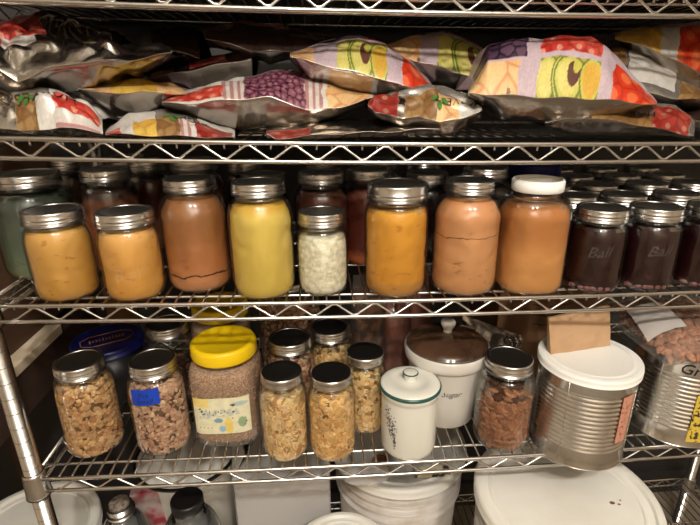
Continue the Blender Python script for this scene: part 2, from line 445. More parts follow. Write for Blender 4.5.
def jar(name, label, cat, x, y, s, R, H_, rn, fill, contents, cname='contents', wide=False, style='band', plate=None, hl=.0175, glass='glass', group=None, rz=0, sq=0, pieces=None, amp=.001, fr=60, embossed=None, kind=None):
    root = thing(name, label, cat, (x, y, deck(s, x)), rz, group)
    if True:
        pr = jar_profile(R, H_, rn, hl, wide)
        t = .0028
        g = MB().lathe(pr, M[glass], 56, sq=sq)
        ztop = H_-hl-.002-(.036 if not wide else .029)
        # inner wall where the jar is empty
        zf = .006+fill*(H_-hl-.012)
        inn = [(max(r-t,.0001), z) for r, z in pr if z > zf-.004 and r > rn-.002]
        if len(inn) > 1: g.lathe(inn[::-1], M[glass], 56, sq=sq)
        g.build('glass_body', root)
        lid(root, rn, H_, hl, style, plate or M['lid_dark'])
        Ri = R-t
        nk = (ztop, (.036 if not wide else .029)*.86, rn-t)
        if pieces:
            n, size, cols, kw = pieces
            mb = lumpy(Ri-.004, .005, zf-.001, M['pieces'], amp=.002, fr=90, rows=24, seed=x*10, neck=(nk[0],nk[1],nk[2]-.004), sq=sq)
            base = cols[0]; mb.col = [(base[0]*.32, base[1]*.28, base[2]*.24, 1)]*len(mb.v)  # core colour darkened to stand for the shade between the pieces
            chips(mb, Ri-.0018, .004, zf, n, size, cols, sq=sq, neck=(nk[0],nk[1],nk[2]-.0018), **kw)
            o = mb.build(cname, root)
            o['kind'] = 'stuff'
        else:
            mb = lumpy(Ri, .0018, zf, contents, amp=amp, fr=fr, seed=x*10, neck=nk, sq=sq)
            o = mb.build(cname, root)
            if kind: o['kind'] = kind
    if embossed:
        txt, size, z, ang = embossed
        wrap_text(txt, size, R+.0006, M['glass_emboss'], z, ang, tilt=.12, shear=.4).build('embossed_script', root)
    return root
M['glass_emboss'] = glassmat('raised glass lettering', gain=1, rough=.2, haze=.05, hazecol=(.9,.88,.82,1))
# ------------------------------------------------------------------ middle shelf: jars of fruit puree
F = -PI/2
M['pur_orange'] = layered('yellow orange puree', [(0,rgb(194,142,62)),(.5,rgb(204,154,76)),(1,rgb(212,162,88))], 0,.12, 55, .5, dark=.72)
M['pur_orange2'] = layered('pale orange puree', [(0,rgb(210,150,66)),(.6,rgb(220,164,86)),(1,rgb(228,178,110))], 0,.12, 50, .5, dark=.72)
M['pur_brown'] = layered('brown apple puree', [(0,rgb(190,130,86)),(.14,rgb(192,130,84)),(.3,rgb(180,116,70)),(.6,rgb(156,102,60)),(1,rgb(134,90,54))], 0,.15, 30, .25, dark=.85, crack=(.034,.0011,rgb(58,30,16)))
M['pur_yellow'] = layered('pale yellow puree', [(0,rgb(214,184,84)),(.7,rgb(222,194,96)),(.86,rgb(218,190,94)),(.92,rgb(206,164,64)),(1,rgb(196,150,60))], 0,.14, 25, .12, dark=.93)
M['pur_amber'] = layered('amber puree', [(0,rgb(190,134,62)),(.15,rgb(194,138,66)),(.18,rgb(216,150,52)),(1,rgb(222,158,54))], 0,.14, 45, .06, dark=.75)
M['pur_beige'] = layered('peach beige puree', [(0,rgb(208,150,98)),(.5,rgb(214,156,106)),(1,rgb(196,136,90))], 0,.14, 30, .25, dark=.6, crack=(.096,.0006,rgb(120,66,34)))
M['pur_white'] = layered('peach apple sauce', [(0,rgb(212,152,90)),(.45,rgb(212,150,88)),(.62,rgb(186,122,66)),(1,rgb(174,112,62))], 0,.14, 20, .12, dark=.9)
M['wine'] = layered('dark wine red preserve', [(0,rgb(60,22,24)),(.12,rgb(42,13,16)),(1,rgb(34,10,13))], 0,.11, 60, .2, rough=.2, dark=.6)
M['redbrown'] = layered('red brown preserve', [(0,rgb(206,116,56)),(.12,rgb(190,96,50)),(.22,rgb(112,50,36)),(1,rgb(98,44,34))], 0,.13, 40, .1, rough=.3, dark=.7)
M['brownred'] = layered('dark reddish sauce', [(0,rgb(110,62,44)),(1,rgb(84,44,32))], 0,.13, 40, .2, rough=.3, dark=.7)
M['peach_dark'] = layered('peach slices in dark syrup', [(0,rgb(170,96,56)),(.5,rgb(184,110,70)),(.75,rgb(140,84,58)),(.85,rgb(60,38,30)),(1,rgb(46,30,26))], 0,.14, 40, .2, rough=.3, dark=.6)
M['blackberry'] = layered('near black preserve', [(0,rgb(34,20,22)),(1,rgb(24,16,18))], 0,.13, 40, .2, rough=.2, dark=.6)
M['teal_food'] = layered('green grey pickles', [(0,rgb(132,134,98)),(.2,rgb(104,116,94)),(.55,rgb(84,94,80)),(1,rgb(60,64,56))], 0,.13, 30, .5, rough=.4, dark=.6)
M['flour'] = mat('white flour', rgb(246,241,220), .9, col2=rgb(214,206,172), scale=130, bump=.8, bscale=180)
M['brownsyrup'] = layered('brown spiced sauce', [(0,rgb(92,66,40)),(1,rgb(66,46,30))], 0,.13, 60, .3, rough=.3, dark=.6)

G3 = None
jar('canning_jar', 'squat wide-mouth jar of yellow-orange puree at the far left front of the middle shelf', 'jar', -.443, .039, 3, .0420, .124, .0355, .97, M['pur_orange'], 'fruit_puree', wide=True, hl=.018, rz=.1)
jar('canning_jar', 'squat wide-mouth jar of pale orange puree, second from the left on the middle shelf', 'jar', -.349, .038, 3, .0410, .123, .0350, .97, M['pur_orange2'], 'fruit_puree', wide=True, hl=.018, embossed=('Ball', .026, .034, F+.10))
jar('canning_jar', 'tall jar of brown apple puree with a dark crack line near its bottom', 'jar', -.266, .074, 3, .0475, .162, .0335, .99, M['pur_brown'], 'apple_puree', rz=.3)
jar('canning_jar', 'tall jar of pale yellow puree on the middle shelf', 'jar', -.167, .043, 3, .0452, .163, .0335, .96, M['pur_yellow'], 'fruit_puree')
jar('canning_jar', 'small jar of lumpy white flour with a clear-looking lid on the middle shelf', 'jar', -.081, .048, 3, .0378, .120, .0310, .86, M['flour'], 'flour', amp=.0012, fr=210, kind='stuff', embossed=('Ball', .018, .03, F+.2))
jar('canning_jar', 'tall straight wide-mouth jar of amber orange puree on the middle shelf', 'jar', .026, .041, 3, .0458, .161, .0395, .93, M['pur_amber'], 'fruit_puree', wide=True, hl=.022)
jar('canning_jar', 'tall jar of peach-beige puree with brown cracks, left of the white-capped jar', 'jar', .131, .044, 3, .0490, .165, .0315, .985, M['pur_beige'], 'fruit_puree')
jar('canning_jar', 'tall squarish jar of peach apple sauce with a ribbed white plastic cap', 'jar', .2295, .041, 3, .0485, .165, .0325, .90, M['pur_white'], 'apple_sauce', style='plastic', plate=M['whitelid'], hl=.0165, sq=2.7)
wine = jar('canning_jar', 'pint jar of dark wine-red preserve, front row just right of the white-capped jar', 'jar', .329, .036, 3, .0405, .124, .0328, .95, M['wine'], 'berry_preserve', wide=True, group='pint jars of dark red preserve', embossed=('Ball', .022, .058, F-.42))
# pink pieces standing in for glass refraction highlights at the dark jars' foot
fb = MB()
for k in range(6):
    a = F-1.2+k*.30+random.uniform(-.14,.14); c = Vector((.0365*math.cos(a), .0365*math.sin(a), .007+.003*random.random()))
    v = []; f = []
    for j in range(5):
        for i in range(8):
            th = PI*j/4; ph = 2*PI*i/8
            p = Vector((.0056*math.sin(th)*math.cos(ph), .0022*math.sin(th)*math.sin(ph), .0032*math.cos(th)))
            p.rotate(Matrix.Rotation(a+PI/2+.2, 3, 'Z')); v.append(c+p)
    for j in range(4):
        for i in range(8): f.append((j*8+i, j*8+(i+1)%8, (j+1)*8+(i+1)%8, (j+1)*8+i))
    fb.add(v, f, M['glint'] if 'glint' in M else M.setdefault('glint', mat('pink sediment', rgb(128,84,80), .4)))
fb.build('foot_glint', wine)
rows = ['front', 'second', 'third', 'fourth', 'backmost']
for c, (x0, dx, cn) in enumerate(((.329,.004,'behind the jar beside the white cap'), (.412,.006,'column in line with the second dark jar'), (.503,.008,'column at the right edge of the photo'), (.590,.010,'column beyond the right edge jars'))):
    for r_ in range(5):
        if c == 0 and r_ == 0: continue
        if c == 3 and r_ < 2: continue
        x = x0+r_*dx; y = .036+r_*.0885
        lb = 'pint jar of dark red preserve, %s row, %s' % (rows[r_], cn)
        dup(wine, (x, y, deck(3,x)), random.uniform(-.15,.15)+.12*c, lb)
x = .235; 
for y, lb in ((.235,'pint jar of dark red preserve half hidden behind the white-capped jar'), (.325,'pint jar of dark red preserve deep behind the white-capped jar')):
    dup(wine, (x, y, deck(3,x)), .3, lb)
# jars further back
jar('canning_jar', 'large teal glass jar of greenish pickles at the left edge of the middle shelf', 'jar', -.520, .135, 3, .056, .155, .0430, .93, M['teal_food'], 'pickles', wide=True, glass='glass_teal', hl=.018)
back = [
 (-.553,.33,.042,.148,.031,M['brownsyrup'],'brown sauce jar far back behind the two squat orange jars'),
 (-.414,.158,.044,.160,.0345,M['peach_dark'],'jar of peach slices in dark syrup between the two squat orange jars'),
 (-.386,.27,.042,.158,.031,M['brownred'],'dark reddish sauce jar behind the second squat orange jar'),
 (-.289,.205,.045,.170,.0345,M['brownred'],'jar hidden behind the brown apple puree with just its lid showing'),
 (-.079,.158,.045,.158,.0345,M['brownred'],'jar of dark reddish sauce directly behind the flour jar'),
 (-.073,.27,.042,.163,.031,M['brownsyrup'],'jar at the back behind the flour jar, showing its lid'),
 (.001,.178,.046,.160,.0350,M['redbrown'],'jar of red-brown preserve with an orange bottom left of the amber jar'),
 (.030,.285,.045,.162,.0345,M['brownred'],'back jar whose lid shows over the red-brown preserve'),
 (.112,.225,.044,.146,.0345,M['blackberry'],'jar of near-black preserve between the amber and the peach-beige jars'),
 (.199,.172,.045,.163,.0345,M['blackberry'],'dark jar behind the gap left of the white-capped jar'),
 (-.175,.19,.044,.150,.0345,M['blackberry'],'dark jar standing behind the pale yellow puree'),
 (-.22,.33,.044,.150,.0345,M['brownsyrup'],'dark jar at the back between the brown and the yellow jars'),
 (-.46,.38,.044,.150,.0345,M['blackberry'],'dark jar in the back left corner of the middle shelf'),
 (.135,.36,.044,.150,.0345,M['blackberry'],'dark jar against the back of the middle shelf behind the peach-beige jar'),
]
for (x,y,R_,h_,rn,m,lb) in back:
    jar('canning_jar', lb, 'jar', x, y, 3, R_, h_, rn, .93, m, 'preserve', group='jars of preserve in the back rows', rz=random.uniform(-.5,.5))
# blue-lidded tub behind the white cap
x = .300
t = thing('plastic_tub', 'dark tub with a blue lid behind the white-capped jar', 'tub', (x, .215, deck(3,x)), 0)
MB().lathe([(.0001,0),(.038,0),(.042,.004),(.045,.145),(.045,.148),(.0001,.148)], M['black'], 40).build('tub_body', t)
MB().lathe([(.0455,.140),(.048,.141),(.048,.160),(.046,.162),(.042,.1605),(.0001,.1605)], M['blue'], 40).build('lid', t)

# ------------------------------------------------------------------ lower shelf: dried foods
def c3(*a): return tuple(lin((a[0]/255,a[1]/255,a[2]/255)))
tvp = [c3(206,166,112), c3(190,146,96), c3(216,180,130), c3(170,122,78), c3(196,154,110)]
tvp2 = [c3(196,156,128), c3(206,168,138), c3(182,138,110), c3(214,184,150), c3(190,146,120)]
flk = [c3(232,200,140), c3(222,188,128), c3(240,216,168), c3(206,166,104), c3(228,194,150), c3(190,142,84)]
flk2 = [c3(226,184,118), c3(216,170,104), c3(236,200,142), c3(200,150,92)]
gra = [c3(200,160,128), c3(180,134,104), c3(212,178,150), c3(160,112,84)]
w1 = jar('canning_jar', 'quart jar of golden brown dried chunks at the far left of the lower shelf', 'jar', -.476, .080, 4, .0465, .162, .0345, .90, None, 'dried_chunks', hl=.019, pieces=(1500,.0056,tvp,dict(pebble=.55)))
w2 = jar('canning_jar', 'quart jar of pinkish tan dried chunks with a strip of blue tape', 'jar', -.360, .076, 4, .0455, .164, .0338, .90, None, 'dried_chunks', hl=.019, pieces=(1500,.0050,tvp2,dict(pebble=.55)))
tp = MB(); patch(tp, .0463, .106, .135, F-.58, F+.40, M['bluetape'], tilt=.004, off=.0003)
tpo = tp.build('masking_tape', w2, label='blue masking tape with handwriting')
wrap_text('Pcs\nSmall', .0125, .0468, M['ink'], .120, F-.13, tilt=.05, shear=.3, rowgap=.85).build('handwriting', tpo)

M['seeds'] = mat('brown seeds', rgb(206,170,136), .7, col2=rgb(140,100,72), scale=420, bump=1, bscale=420, sharp=(.42,.62))
# square seed jar with yellow lid
def seedjar(x, y, lb, y_lab=True, rz=0):
    root = thing('plastic_jar', lb, 'jar', (x, y, deck(4,x)), rz)
    sq = 3.6; R = .0585
    pr = [(.0001,.003),(R*.7,.003),(R*.93,.001),(R,.009),(R,.118),(R*.985,.130),(R*.93,.141),(R*.90,.147),(.0510,.151)]
    MB().lathe(pr, M['plastic_jar'], 64, sq=sq).build('jar_body', root)
    MB().lathe([(.048,.150),(.0485,.156)], M['plastic_jar'], 48).build('neck', root)
    n = 120; v = []; f = []; rb = .0535
    prof = [(rb-.002,.152),(rb,.1525),(rb+.0006,.155),(rb+.0006,.172),(rb-.001,.1755),(rb-.004,.177),(rb-.008,.1765),(rb-.0095,.1755),(.0001,.1755)]
    for j,(r,z) in enumerate(prof):
        for i in range(n):
            a = 2*PI*i/n; q = r+(.0005 if (i%2 and 1 < j < 4) else 0); v.append((q*math.cos(a), q*math.sin(a), z))
    for j in range(len(prof)-1):
        for i in range(n): f.append((j*n+i, j*n+(i+1)%n, (j+1)*n+(i+1)%n, (j+1)*n+i))
    MB().add(v, f, M['yellow']).build('lid', root)
    cols = [c3(206,170,136), c3(190,152,118), c3(220,188,156), c3(166,126,96)]
    mb = lumpy(R-.0032, .004, .138, M['seeds'], amp=.0012, fr=200, rows=40, seed=3, sq=sq)
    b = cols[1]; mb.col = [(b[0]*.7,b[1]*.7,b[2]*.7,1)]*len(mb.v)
    if y_lab: chips(mb, R-.0028, .005, .136, 3000, .0017, cols, pebble=.6, sq=sq)
    o = mb.build('seeds', root); o['kind'] = 'stuff'
    if y_lab:
        lb_ = MB(); W = .0465; nx, nz = 60, 48; z0, z1 = .030, .100
        def lc(u, w):
            base = np.array([228,224,190.])
            if u < .3 and w > .75: base = np.array([236,214,130.])
            x_, y_ = u, w
            if (x_-.62)**2/.006+(y_-.22)**2/.05 < 1: base = np.array([232,206,110.])
            if (x_-.44)**2/.006+(y_-.38)**2/.004 < 1: base = np.array([120,160,170.])
            if (x_-.86)**2/.006+(y_-.30)**2/.02 < 1: base = np.array([150,172,132.])
            if (x_-.5)**2/.004+(y_-.14)**2/.008 < 1: base = np.array([150,186,206.])
            if (x_-.84)**2/.02+(y_-.82)**2/.004 < 1: base = np.array([176,196,190.])
            if (x_-.72)**2/.0022+(y_-.80)**2/.0010 < 1: base = np.array([50,50,44.])
            if .42 < y_ < .70 and .10 < x_ < .82 and noise.noise(Vector((x_*16,y_*10,3))) > -.05 and abs(y_-(.52+.14*x_)) < .10: base = np.array([196,198,188.])
            j = 1+.05*noise.noise(Vector((u*9,w*9,1)))
            return rgb(*np.clip(base*j,0,255))
        v = []; col = []
        for j in range(nz+1):
            for i in range(nx+1):
                u, w = i/nx, j/nz; x_ = -W+2*W*u
                yy = -((R**sq-abs(x_)**sq)**(1/sq))-.0006 
                v.append((x_, yy, z0+(z1-z0)*w+.004*(u-.5))); col.append(lc(u,w))
        f = [(j*(nx+1)+i, j*(nx+1)+i+1, (j+1)*(nx+1)+i+1, (j+1)*(nx+1)+i) for j in range(nz) for i in range(nx)]
        lb_.add(v, f, M['paintprint'], col=col)
        # faded dark letter fragments and the row of small dots
        fr_ = lb_
        def blot(x_, z_, w_, h_, tl=0):
            yy = -((R**sq-abs(x_)**sq)**(1/sq))-.0010
            q = [(-w_,-h_*.8),(0,-h_),(w_,-h_*.4),(w_*.8,h_),(-w_*.3,h_*.8),(-w_,h_*.3)]
            ct, st = math.cos(tl), math.sin(tl)
            fr_.add([(x_+a*ct-b_*st, yy, z_+a*st+b_*ct) for a,b_ in q], [tuple(range(6))], M['ink_soft'], smooth=False)
        for (u,w,a,b_) in ((.13,.66,.002,.0018),(.16,.60,.0018,.003),(.19,.53,.0028,.0015),(.24,.63,.0012,.001),(.46,.60,.001,.0016),(.50,.56,.0016,.001),(.62,.57,.002,.0008),(.72,.60,.0024,.0018),(.36,.52,.001,.002),(.26,.52,.001,.001),(.30,.60,.0006,.003),(.40,.58,.0006,.003),(.57,.62,.0006,.003),(.10,.14,.001,.001),(.17,.14,.001,.001),(.24,.14,.001,.001),(.31,.15,.001,.001),(.92,.40,.001,.001),(.92,.30,.001,.0014),(.90,.22,.001,.001),(.70,.42,.002,.0008)):
            blot(-W+2*W*u, z0+(z1-z0)*w+.002, a, b_, .15)
        lb_.build('paper_label', root, label='cream paper label with faded print')
    return root
seedjar(-.252, .110, 'square plastic jar of small brown seeds with a bright yellow lid and paper label', rz=-.06)
seedjar(-.285, .262, 'second yellow-lidded plastic jar right behind the labelled seed jar', y_lab=False)

flakes = dict(pieces=(1150,.0068,flk,dict()))
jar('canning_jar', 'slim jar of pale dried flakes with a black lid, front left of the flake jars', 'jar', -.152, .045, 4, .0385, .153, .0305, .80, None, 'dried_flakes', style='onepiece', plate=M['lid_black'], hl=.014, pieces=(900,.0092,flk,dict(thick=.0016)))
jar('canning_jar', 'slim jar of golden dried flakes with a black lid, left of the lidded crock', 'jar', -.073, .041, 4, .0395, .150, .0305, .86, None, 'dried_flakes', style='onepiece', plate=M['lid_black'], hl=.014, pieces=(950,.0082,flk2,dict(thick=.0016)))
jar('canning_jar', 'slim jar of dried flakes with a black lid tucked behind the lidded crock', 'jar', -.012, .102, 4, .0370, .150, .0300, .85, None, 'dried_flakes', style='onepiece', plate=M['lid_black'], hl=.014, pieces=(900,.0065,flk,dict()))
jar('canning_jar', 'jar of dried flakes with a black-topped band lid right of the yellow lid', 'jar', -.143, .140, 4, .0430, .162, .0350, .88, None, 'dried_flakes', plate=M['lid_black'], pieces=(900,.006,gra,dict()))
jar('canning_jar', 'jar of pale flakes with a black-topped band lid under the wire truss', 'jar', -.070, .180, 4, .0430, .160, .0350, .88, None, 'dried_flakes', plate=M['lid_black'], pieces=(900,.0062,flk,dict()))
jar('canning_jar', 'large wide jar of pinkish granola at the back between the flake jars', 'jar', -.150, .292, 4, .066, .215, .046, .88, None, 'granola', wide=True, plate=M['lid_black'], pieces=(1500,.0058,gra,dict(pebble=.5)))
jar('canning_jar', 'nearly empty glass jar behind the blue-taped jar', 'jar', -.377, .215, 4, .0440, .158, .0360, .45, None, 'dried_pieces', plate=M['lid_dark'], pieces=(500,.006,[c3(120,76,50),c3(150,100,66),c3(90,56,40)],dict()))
# almonds jar: glass thing, almonds are individuals
aj = thing('canning_jar', 'quart jar of whole almonds left of the large can', 'jar', (.2200, .045, deck(4,.2200)))
R_, H_, rn = .0475, .163, .0355
pr = jar_profile(R_, H_, rn, .019, False)
g = MB().lathe(pr, M['glass'], 56); inn = [(r-.0028, z) for r, z in pr if z > .095 and r > rn-.002]; g.lathe(inn[::-1], M['glass'], 56); g.build('glass_body', aj)
lid(aj, rn, H_, .019, 'band', M['lid_dark'])
def almond_mesh():
    v = []; f = []; n, m_ = 10, 10
    for j in range(n+1):
        t = j/n; r = (math.sin(PI*t)**.6)*(1-.22*t)
        for i in range(m_):
            a = 2*PI*i/m_; v.append((.0104*(2*t-1), .0068*r*math.cos(a), .0042*r*math.sin(a)))
    for j in range(n):
        for i in range(m_): f.append((j*m_+i, j*m_+(i+1)%m_, (j+1)*m_+(i+1)%m_, (j+1)*m_+i))
    return MB().add(v, f, M['almond']).build('almond')
al = almond_mesh(); first = True
def put_almond(p, nrm, lb, gp):
    global first
    o = al if first else al.copy()
    if not first: C.objects.link(o)
    first = False
    nrm = nrm.normalized(); t = nrm.cross(Vector((0,0,1)) if abs(nrm.z) < .9 else Vector((1,0,0))).normalized(); b = nrm.cross(t)
    ro = random.uniform(0,PI); x = t*math.cos(ro)+b*math.sin(ro); y = nrm.cross(x)
    mt = Matrix((x,y,nrm)).transposed().to_4x4(); mt.translation = p
    o.matrix_world = mt; s = random.uniform(.88,1.1); o.scale = (s,s,s)
    tag(o, lb, 'almond', gp)
base = Vector((.2200, .045, deck(4,.2200)))
zc = .012; row = 0
while zc < .097:
    n = 12 if zc > .018 else 10
    for i in range(n):
        a = PI+PI*(i+.5*(row%2))/n*1.0+random.uniform(-.04,.04)
        r = (.0395 if zc > .02 else .036)+random.uniform(-.0015,.0005)
        nr = Vector((math.cos(a),math.sin(a),random.gauss(0,.25)))
        put_almond(base+Vector((r*math.cos(a), r*math.sin(a), zc+random.uniform(-.0015,.0015))), nr, 'whole brown almond inside the glass jar', 'almonds in the glass jar')
    zc += .0098; row += 1
for k in range(22):
    r = .036*math.sqrt(random.random()); a = random.uniform(0,2*PI)
    put_almond(base+Vector((r*math.cos(a), r*math.sin(a), .099+random.uniform(-.003,.004))), Vector((random.gauss(0,.4),random.gauss(0,.4),1)), 'whole brown almond inside the glass jar', 'almonds in the glass jar')
# the almonds packed out of sight in the jar's middle
core = lumpy(.037, .006, .098, mat('packed almonds', rgb(96,54,30), .8, col2=rgb(50,28,18), scale=140, bump=.6), amp=.003, fr=120, rows=20)
core = core.build('packed_almonds', aj); core['kind'] = 'stuff'

# crock with green rim
ck = thing('ceramic_canister', 'small cream ceramic canister with a green-rimmed lid and knob', 'canister', (.0565, .044, deck(4,.0565)), .0)
MB().lathe([(.0001,.001),(.040,.001),(.043,0),(.0455,.003),(.0465,.010),(.0468,.098),(.0462,.102),(.0470,.106),(.0488,.110),(.0488,.116),(.046,.118)], M['ceramic'], 56).build('canister_body', ck)
cl = MB().lathe([(.046,.1165),(.0490,.118),(.0485,.1225),(.045,.1245),(.030,.1275),(.0285,.1265),(.016,.1285),(.0001,.129)], M['ceramic'], 56).build('lid', ck)
MB().lathe([(.0468,.1160),(.0506,.1166),(.0512,.1195),(.0500,.1216),(.0480,.1220)], M['green'], 56).build('green_rim', cl, label='dark green rim')
MB().lathe([(.011,.1275),(.0098,.131),(.0105,.135),(.0125,.138),(.0125,.1405),(.0095,.142),(.0001,.142)], M['ceramic'], 32).build('knob', cl)
MB().lathe([(.0122,.1395),(.0130,.1402),(.0126,.1412),(.0112,.1418)], M['green'], 32).build('knob_ring', cl)
pt = MB()
for k in range(170):
    t = random.random(); a = F-1.02+.36*t+random.gauss(0,.13)*math.sin(PI*min(1,t+.15)); z = .088-.058*t+random.gauss(0,.006)
    sz = random.uniform(.0007,.0018); rr = .0471; m = random.choice(['ink_soft','green','petal','petal2'])
    if m not in M: M[m] = mat(m, rgb(120,78,84) if m == 'petal' else rgb(60,62,72), .3)
    v = []
    for i in range(6):
        an = 2*PI*i/6; v.append((rr*math.cos(a+sz*math.cos(an)/rr), rr*math.sin(a+sz*math.cos(an)/rr), z+sz*.8*math.sin(an)))
    pt.add(v, [tuple(range(6))], M[m], smooth=False)
pt.build('painted_flowers', ck, label='dark painted flower spray')

# white crock with smoked glass lid
sx, sy = .1385, .126
sc = thing('ceramic_crock', 'large white crock marked Sugar with a smoked brown glass lid', 'crock', (sx, sy, deck(4,sx)), 0)
MB().lathe([(.0001,.001),(.053,.001),(.056,.004),(.0630,.06),(.0690,.118),(.0695,.120),(.0725,.122),(.0750,.126),(.0760,.132),(.0760,.143),(.074,.147),(.071,.145),(.069,.138),(.0001,.138)], M['ceramic2'], 64).build('crock_body', sc)
gl = MB().lathe([(.0700,.1435),(.0725,.145),(.0705,.1500),(.062,.1570),(.045,.1645),(.025,.1685),(.0001,.1700)], M['brownglass'], 64).build('glass_lid', sc)
MB().lathe([(.0695,.1440),(.0735,.1442),(.0740,.1470),(.0715,.1492)], M['glass_thick'], 64).build('lid_rim', gl)
MB().lathe([(.008,.168),(.0075,.174),(.010,.178),(.0130,.184),(.0130,.189),(.010,.192),(.0001,.1925)], M['ceramic2'], 32).build('knob', gl)
wrap_text('Sugar', .0155, .0655, M['ink'], .076, F-.10, shear=.5).build('script', sc, label='thin black word Sugar')

# blue-lidded dark canister
bx, by = -.500, .235
bc = thing('round_tin', 'round black canister with a dark blue printed lid behind the leftmost chunk jar', 'canister', (bx, by, deck(4,bx)), 0)
MB().lathe([(.0001,0),(.057,0),(.060,.003),(.060,.104),(.0001,.104)], M['black'], 56).build('canister_body', bc)
bl = MB().lathe([(.061,.098),(.0645,.099),(.0650,.112),(.063,.1155),(.060,.116),(.058,.1145),(.0001,.1145)], M['blue'], 64).build('lid', bc)
em = MB()
cy_, sn_ = math.cos(.5), math.sin(.5)
def rot2(a,b): return (a*cy_-b*sn_, a*sn_+b*cy_)
out_ = [(-.046,-.010),(-.030,-.022),(.030,-.022),(.046,-.008),(.046,.010),(.030,.022),(-.030,.022),(-.046,.010)]
pts = [(*rot2(a,b), .1150) for a,b in out_]; em.tube(pts+[pts[0]], .0006, M['goldprint'], seg=6)
em.build('printed_border', bl)
# worn gold lettering on the lid, too faded to read
gp = MB()
for k in range(11):
    u = -.030+.0058*k; w_, h_ = random.uniform(.0012,.0022), random.uniform(.005,.009)
    q = [(u-w_,-h_*.6),(u+w_*.4,-h_),(u+w_,h_*.5),(u-w_*.2,h_)]
    gp.add([(*rot2(a,b+random.uniform(-.002,.002)), .1149) for a,b in q], [(0,1,2,3)], M['goldprint'], smooth=False)
gp.build('worn_lettering', bl)
# ------------------------------------------------------------------ big cans
def big_can(x, y, label, lidded, rz=0, marker=None):
    root = thing('steel_can', label, 'can', (x, y, deck(4,x)), rz)
    R = .0745; Hc = .165; pr = [(.0001,.003),(R-.004,.003),(R-.002,0),(R+.0012,.0006),(R+.0014,.003),(R,.005),(R,.030)]
    z = .032
    while z < .130:
        for k in range(7):
            t = k/7; pr.append((R-.0020*(.5-.5*math.cos(2*PI*t)), z+.0080*t))
        z += .0080
    pr += [(R,z),(R,Hc-.006),(R+.0014,Hc-.004),(R+.0016,Hc-.001),(R+.0002,Hc)]
    pr += [(R-.002,Hc-.001),(R-.002,Hc-.005),(.0001,Hc-.005)]
    MB().lathe(pr, M['can'], 96).build('can_body', root)
    sm = MB(); sm.tube([(0,-R-.0002,.006),(0,-R-.0002,Hc-.006)], .0006, M['can'], seg=6)
    so = sm.build('side_seam', root); so.rotation_euler = (0,0,-.9)
    if lidded:
        MB().lathe([(R+.0022,Hc-.011),(R+.0036,Hc-.011),(R+.0040,Hc-.003),(R+.0030,Hc+.0022),(R-.001,Hc+.0034),(R-.003,Hc+.0031),(R-.0045,Hc+.0027),(R-.010,Hc+.0026),(R-.0108,Hc+.0030),(R-.0118,Hc+.0026),(.0001,Hc+.0026)], M['whitelid'], 96).build('plastic_lid', root, label='white plastic snap lid')
    return root
can1 = big_can(.347, .030, 'large ribbed steel can with a white plastic lid, hanging over the shelf edge', True, rz=.05)
lb = MB(); patch(lb, .0745, .050, .136, F+.20, F+.52, M['redlabel'], off=.0008, n=10); lb.build('label_strip', can1, label='pinkish red paper label strip')
can2 = big_can(.545, .064, 'large ribbed steel can at the right edge with a bag of almonds on top', False, rz=-.2)
wrap_text('Gr', .026, .0749, M['ink'], .138, F-.40, shear=.25).build('marker_writing', can2)
lb = MB(); patch(lb, .0745, .012, .105, F-.14, F+.5, M['yellowlabel'], off=.0008, n=10); lb.build('label_strip', can2, label='yellow printed label')

# bag of almonds lying on the second can: clear film, almonds inside as individuals
bx, by, bz = .560, .078, deck(4,.545)+.1655
bag = MB(); nu, nv = 40, 28; v = []; W_, D_ = .128, .105; Hb = .052
def bagz(a, b):
    e = max(0, 1-abs(a)**3.2)*max(0, 1-abs(b)**3.2)
    return e**.55
for lay in (1, -1):
    for j in range(nv+1):
        for i in range(nu+1):
            a, b = -1+2*i/nu, -1+2*j/nv; e = bagz(a,b); p = Vector((a*W_, b*D_, 0))
            n_ = noise.noise(Vector((a*6,b*5,lay*3)))*.004+abs(noise.noise(Vector((a*13,b*9,lay*7))))*.004
            v.append((p.x, p.y, (.012+e*(Hb-.012)+n_*e) if lay > 0 else (.012-e*.0115)))
K = (nu+1)*(nv+1); f = []
for j in range(nv):
    for i in range(nu):
        q = (j*(nu+1)+i, j*(nu+1)+i+1, (j+1)*(nu+1)+i+1, (j+1)*(nu+1)+i); f.append(q); f.append(tuple(K+t for t in q[::-1]))
bag.add(v, f, M['plastic_clear'])
bo = bag.build('plastic_bag', None, (bx, by, bz)); tag(bo, 'clear plastic bag full of almonds lying on top of the right-hand can', 'bag')
bl2 = MB(); vv = []; col = []
for j in range(13):
    for i in range(13):
        a, b = -.98+.46*i/12, -.55+.80*j/12; a += .12*j/12
        vv.append((a*W_, b*D_, .0135+bagz(a,b)*(Hb-.012)+.004+.0015*noise.noise(Vector((a*7,b*7,0)))))
f = [(j*13+i, j*13+i+1, (j+1)*13+i+1, (j+1)*13+i) for j in range(12) for i in range(12)]
bl2.add(vv, f, M['graylabel'] if 'graylabel' in M else M.setdefault('graylabel', mat('grey white bag label', rgb(196,190,184), .45)))
bl2.build('bag_label', bo, label='blank pale grey label on the bag')
bed = MB(); rb_ = random.Random(11)
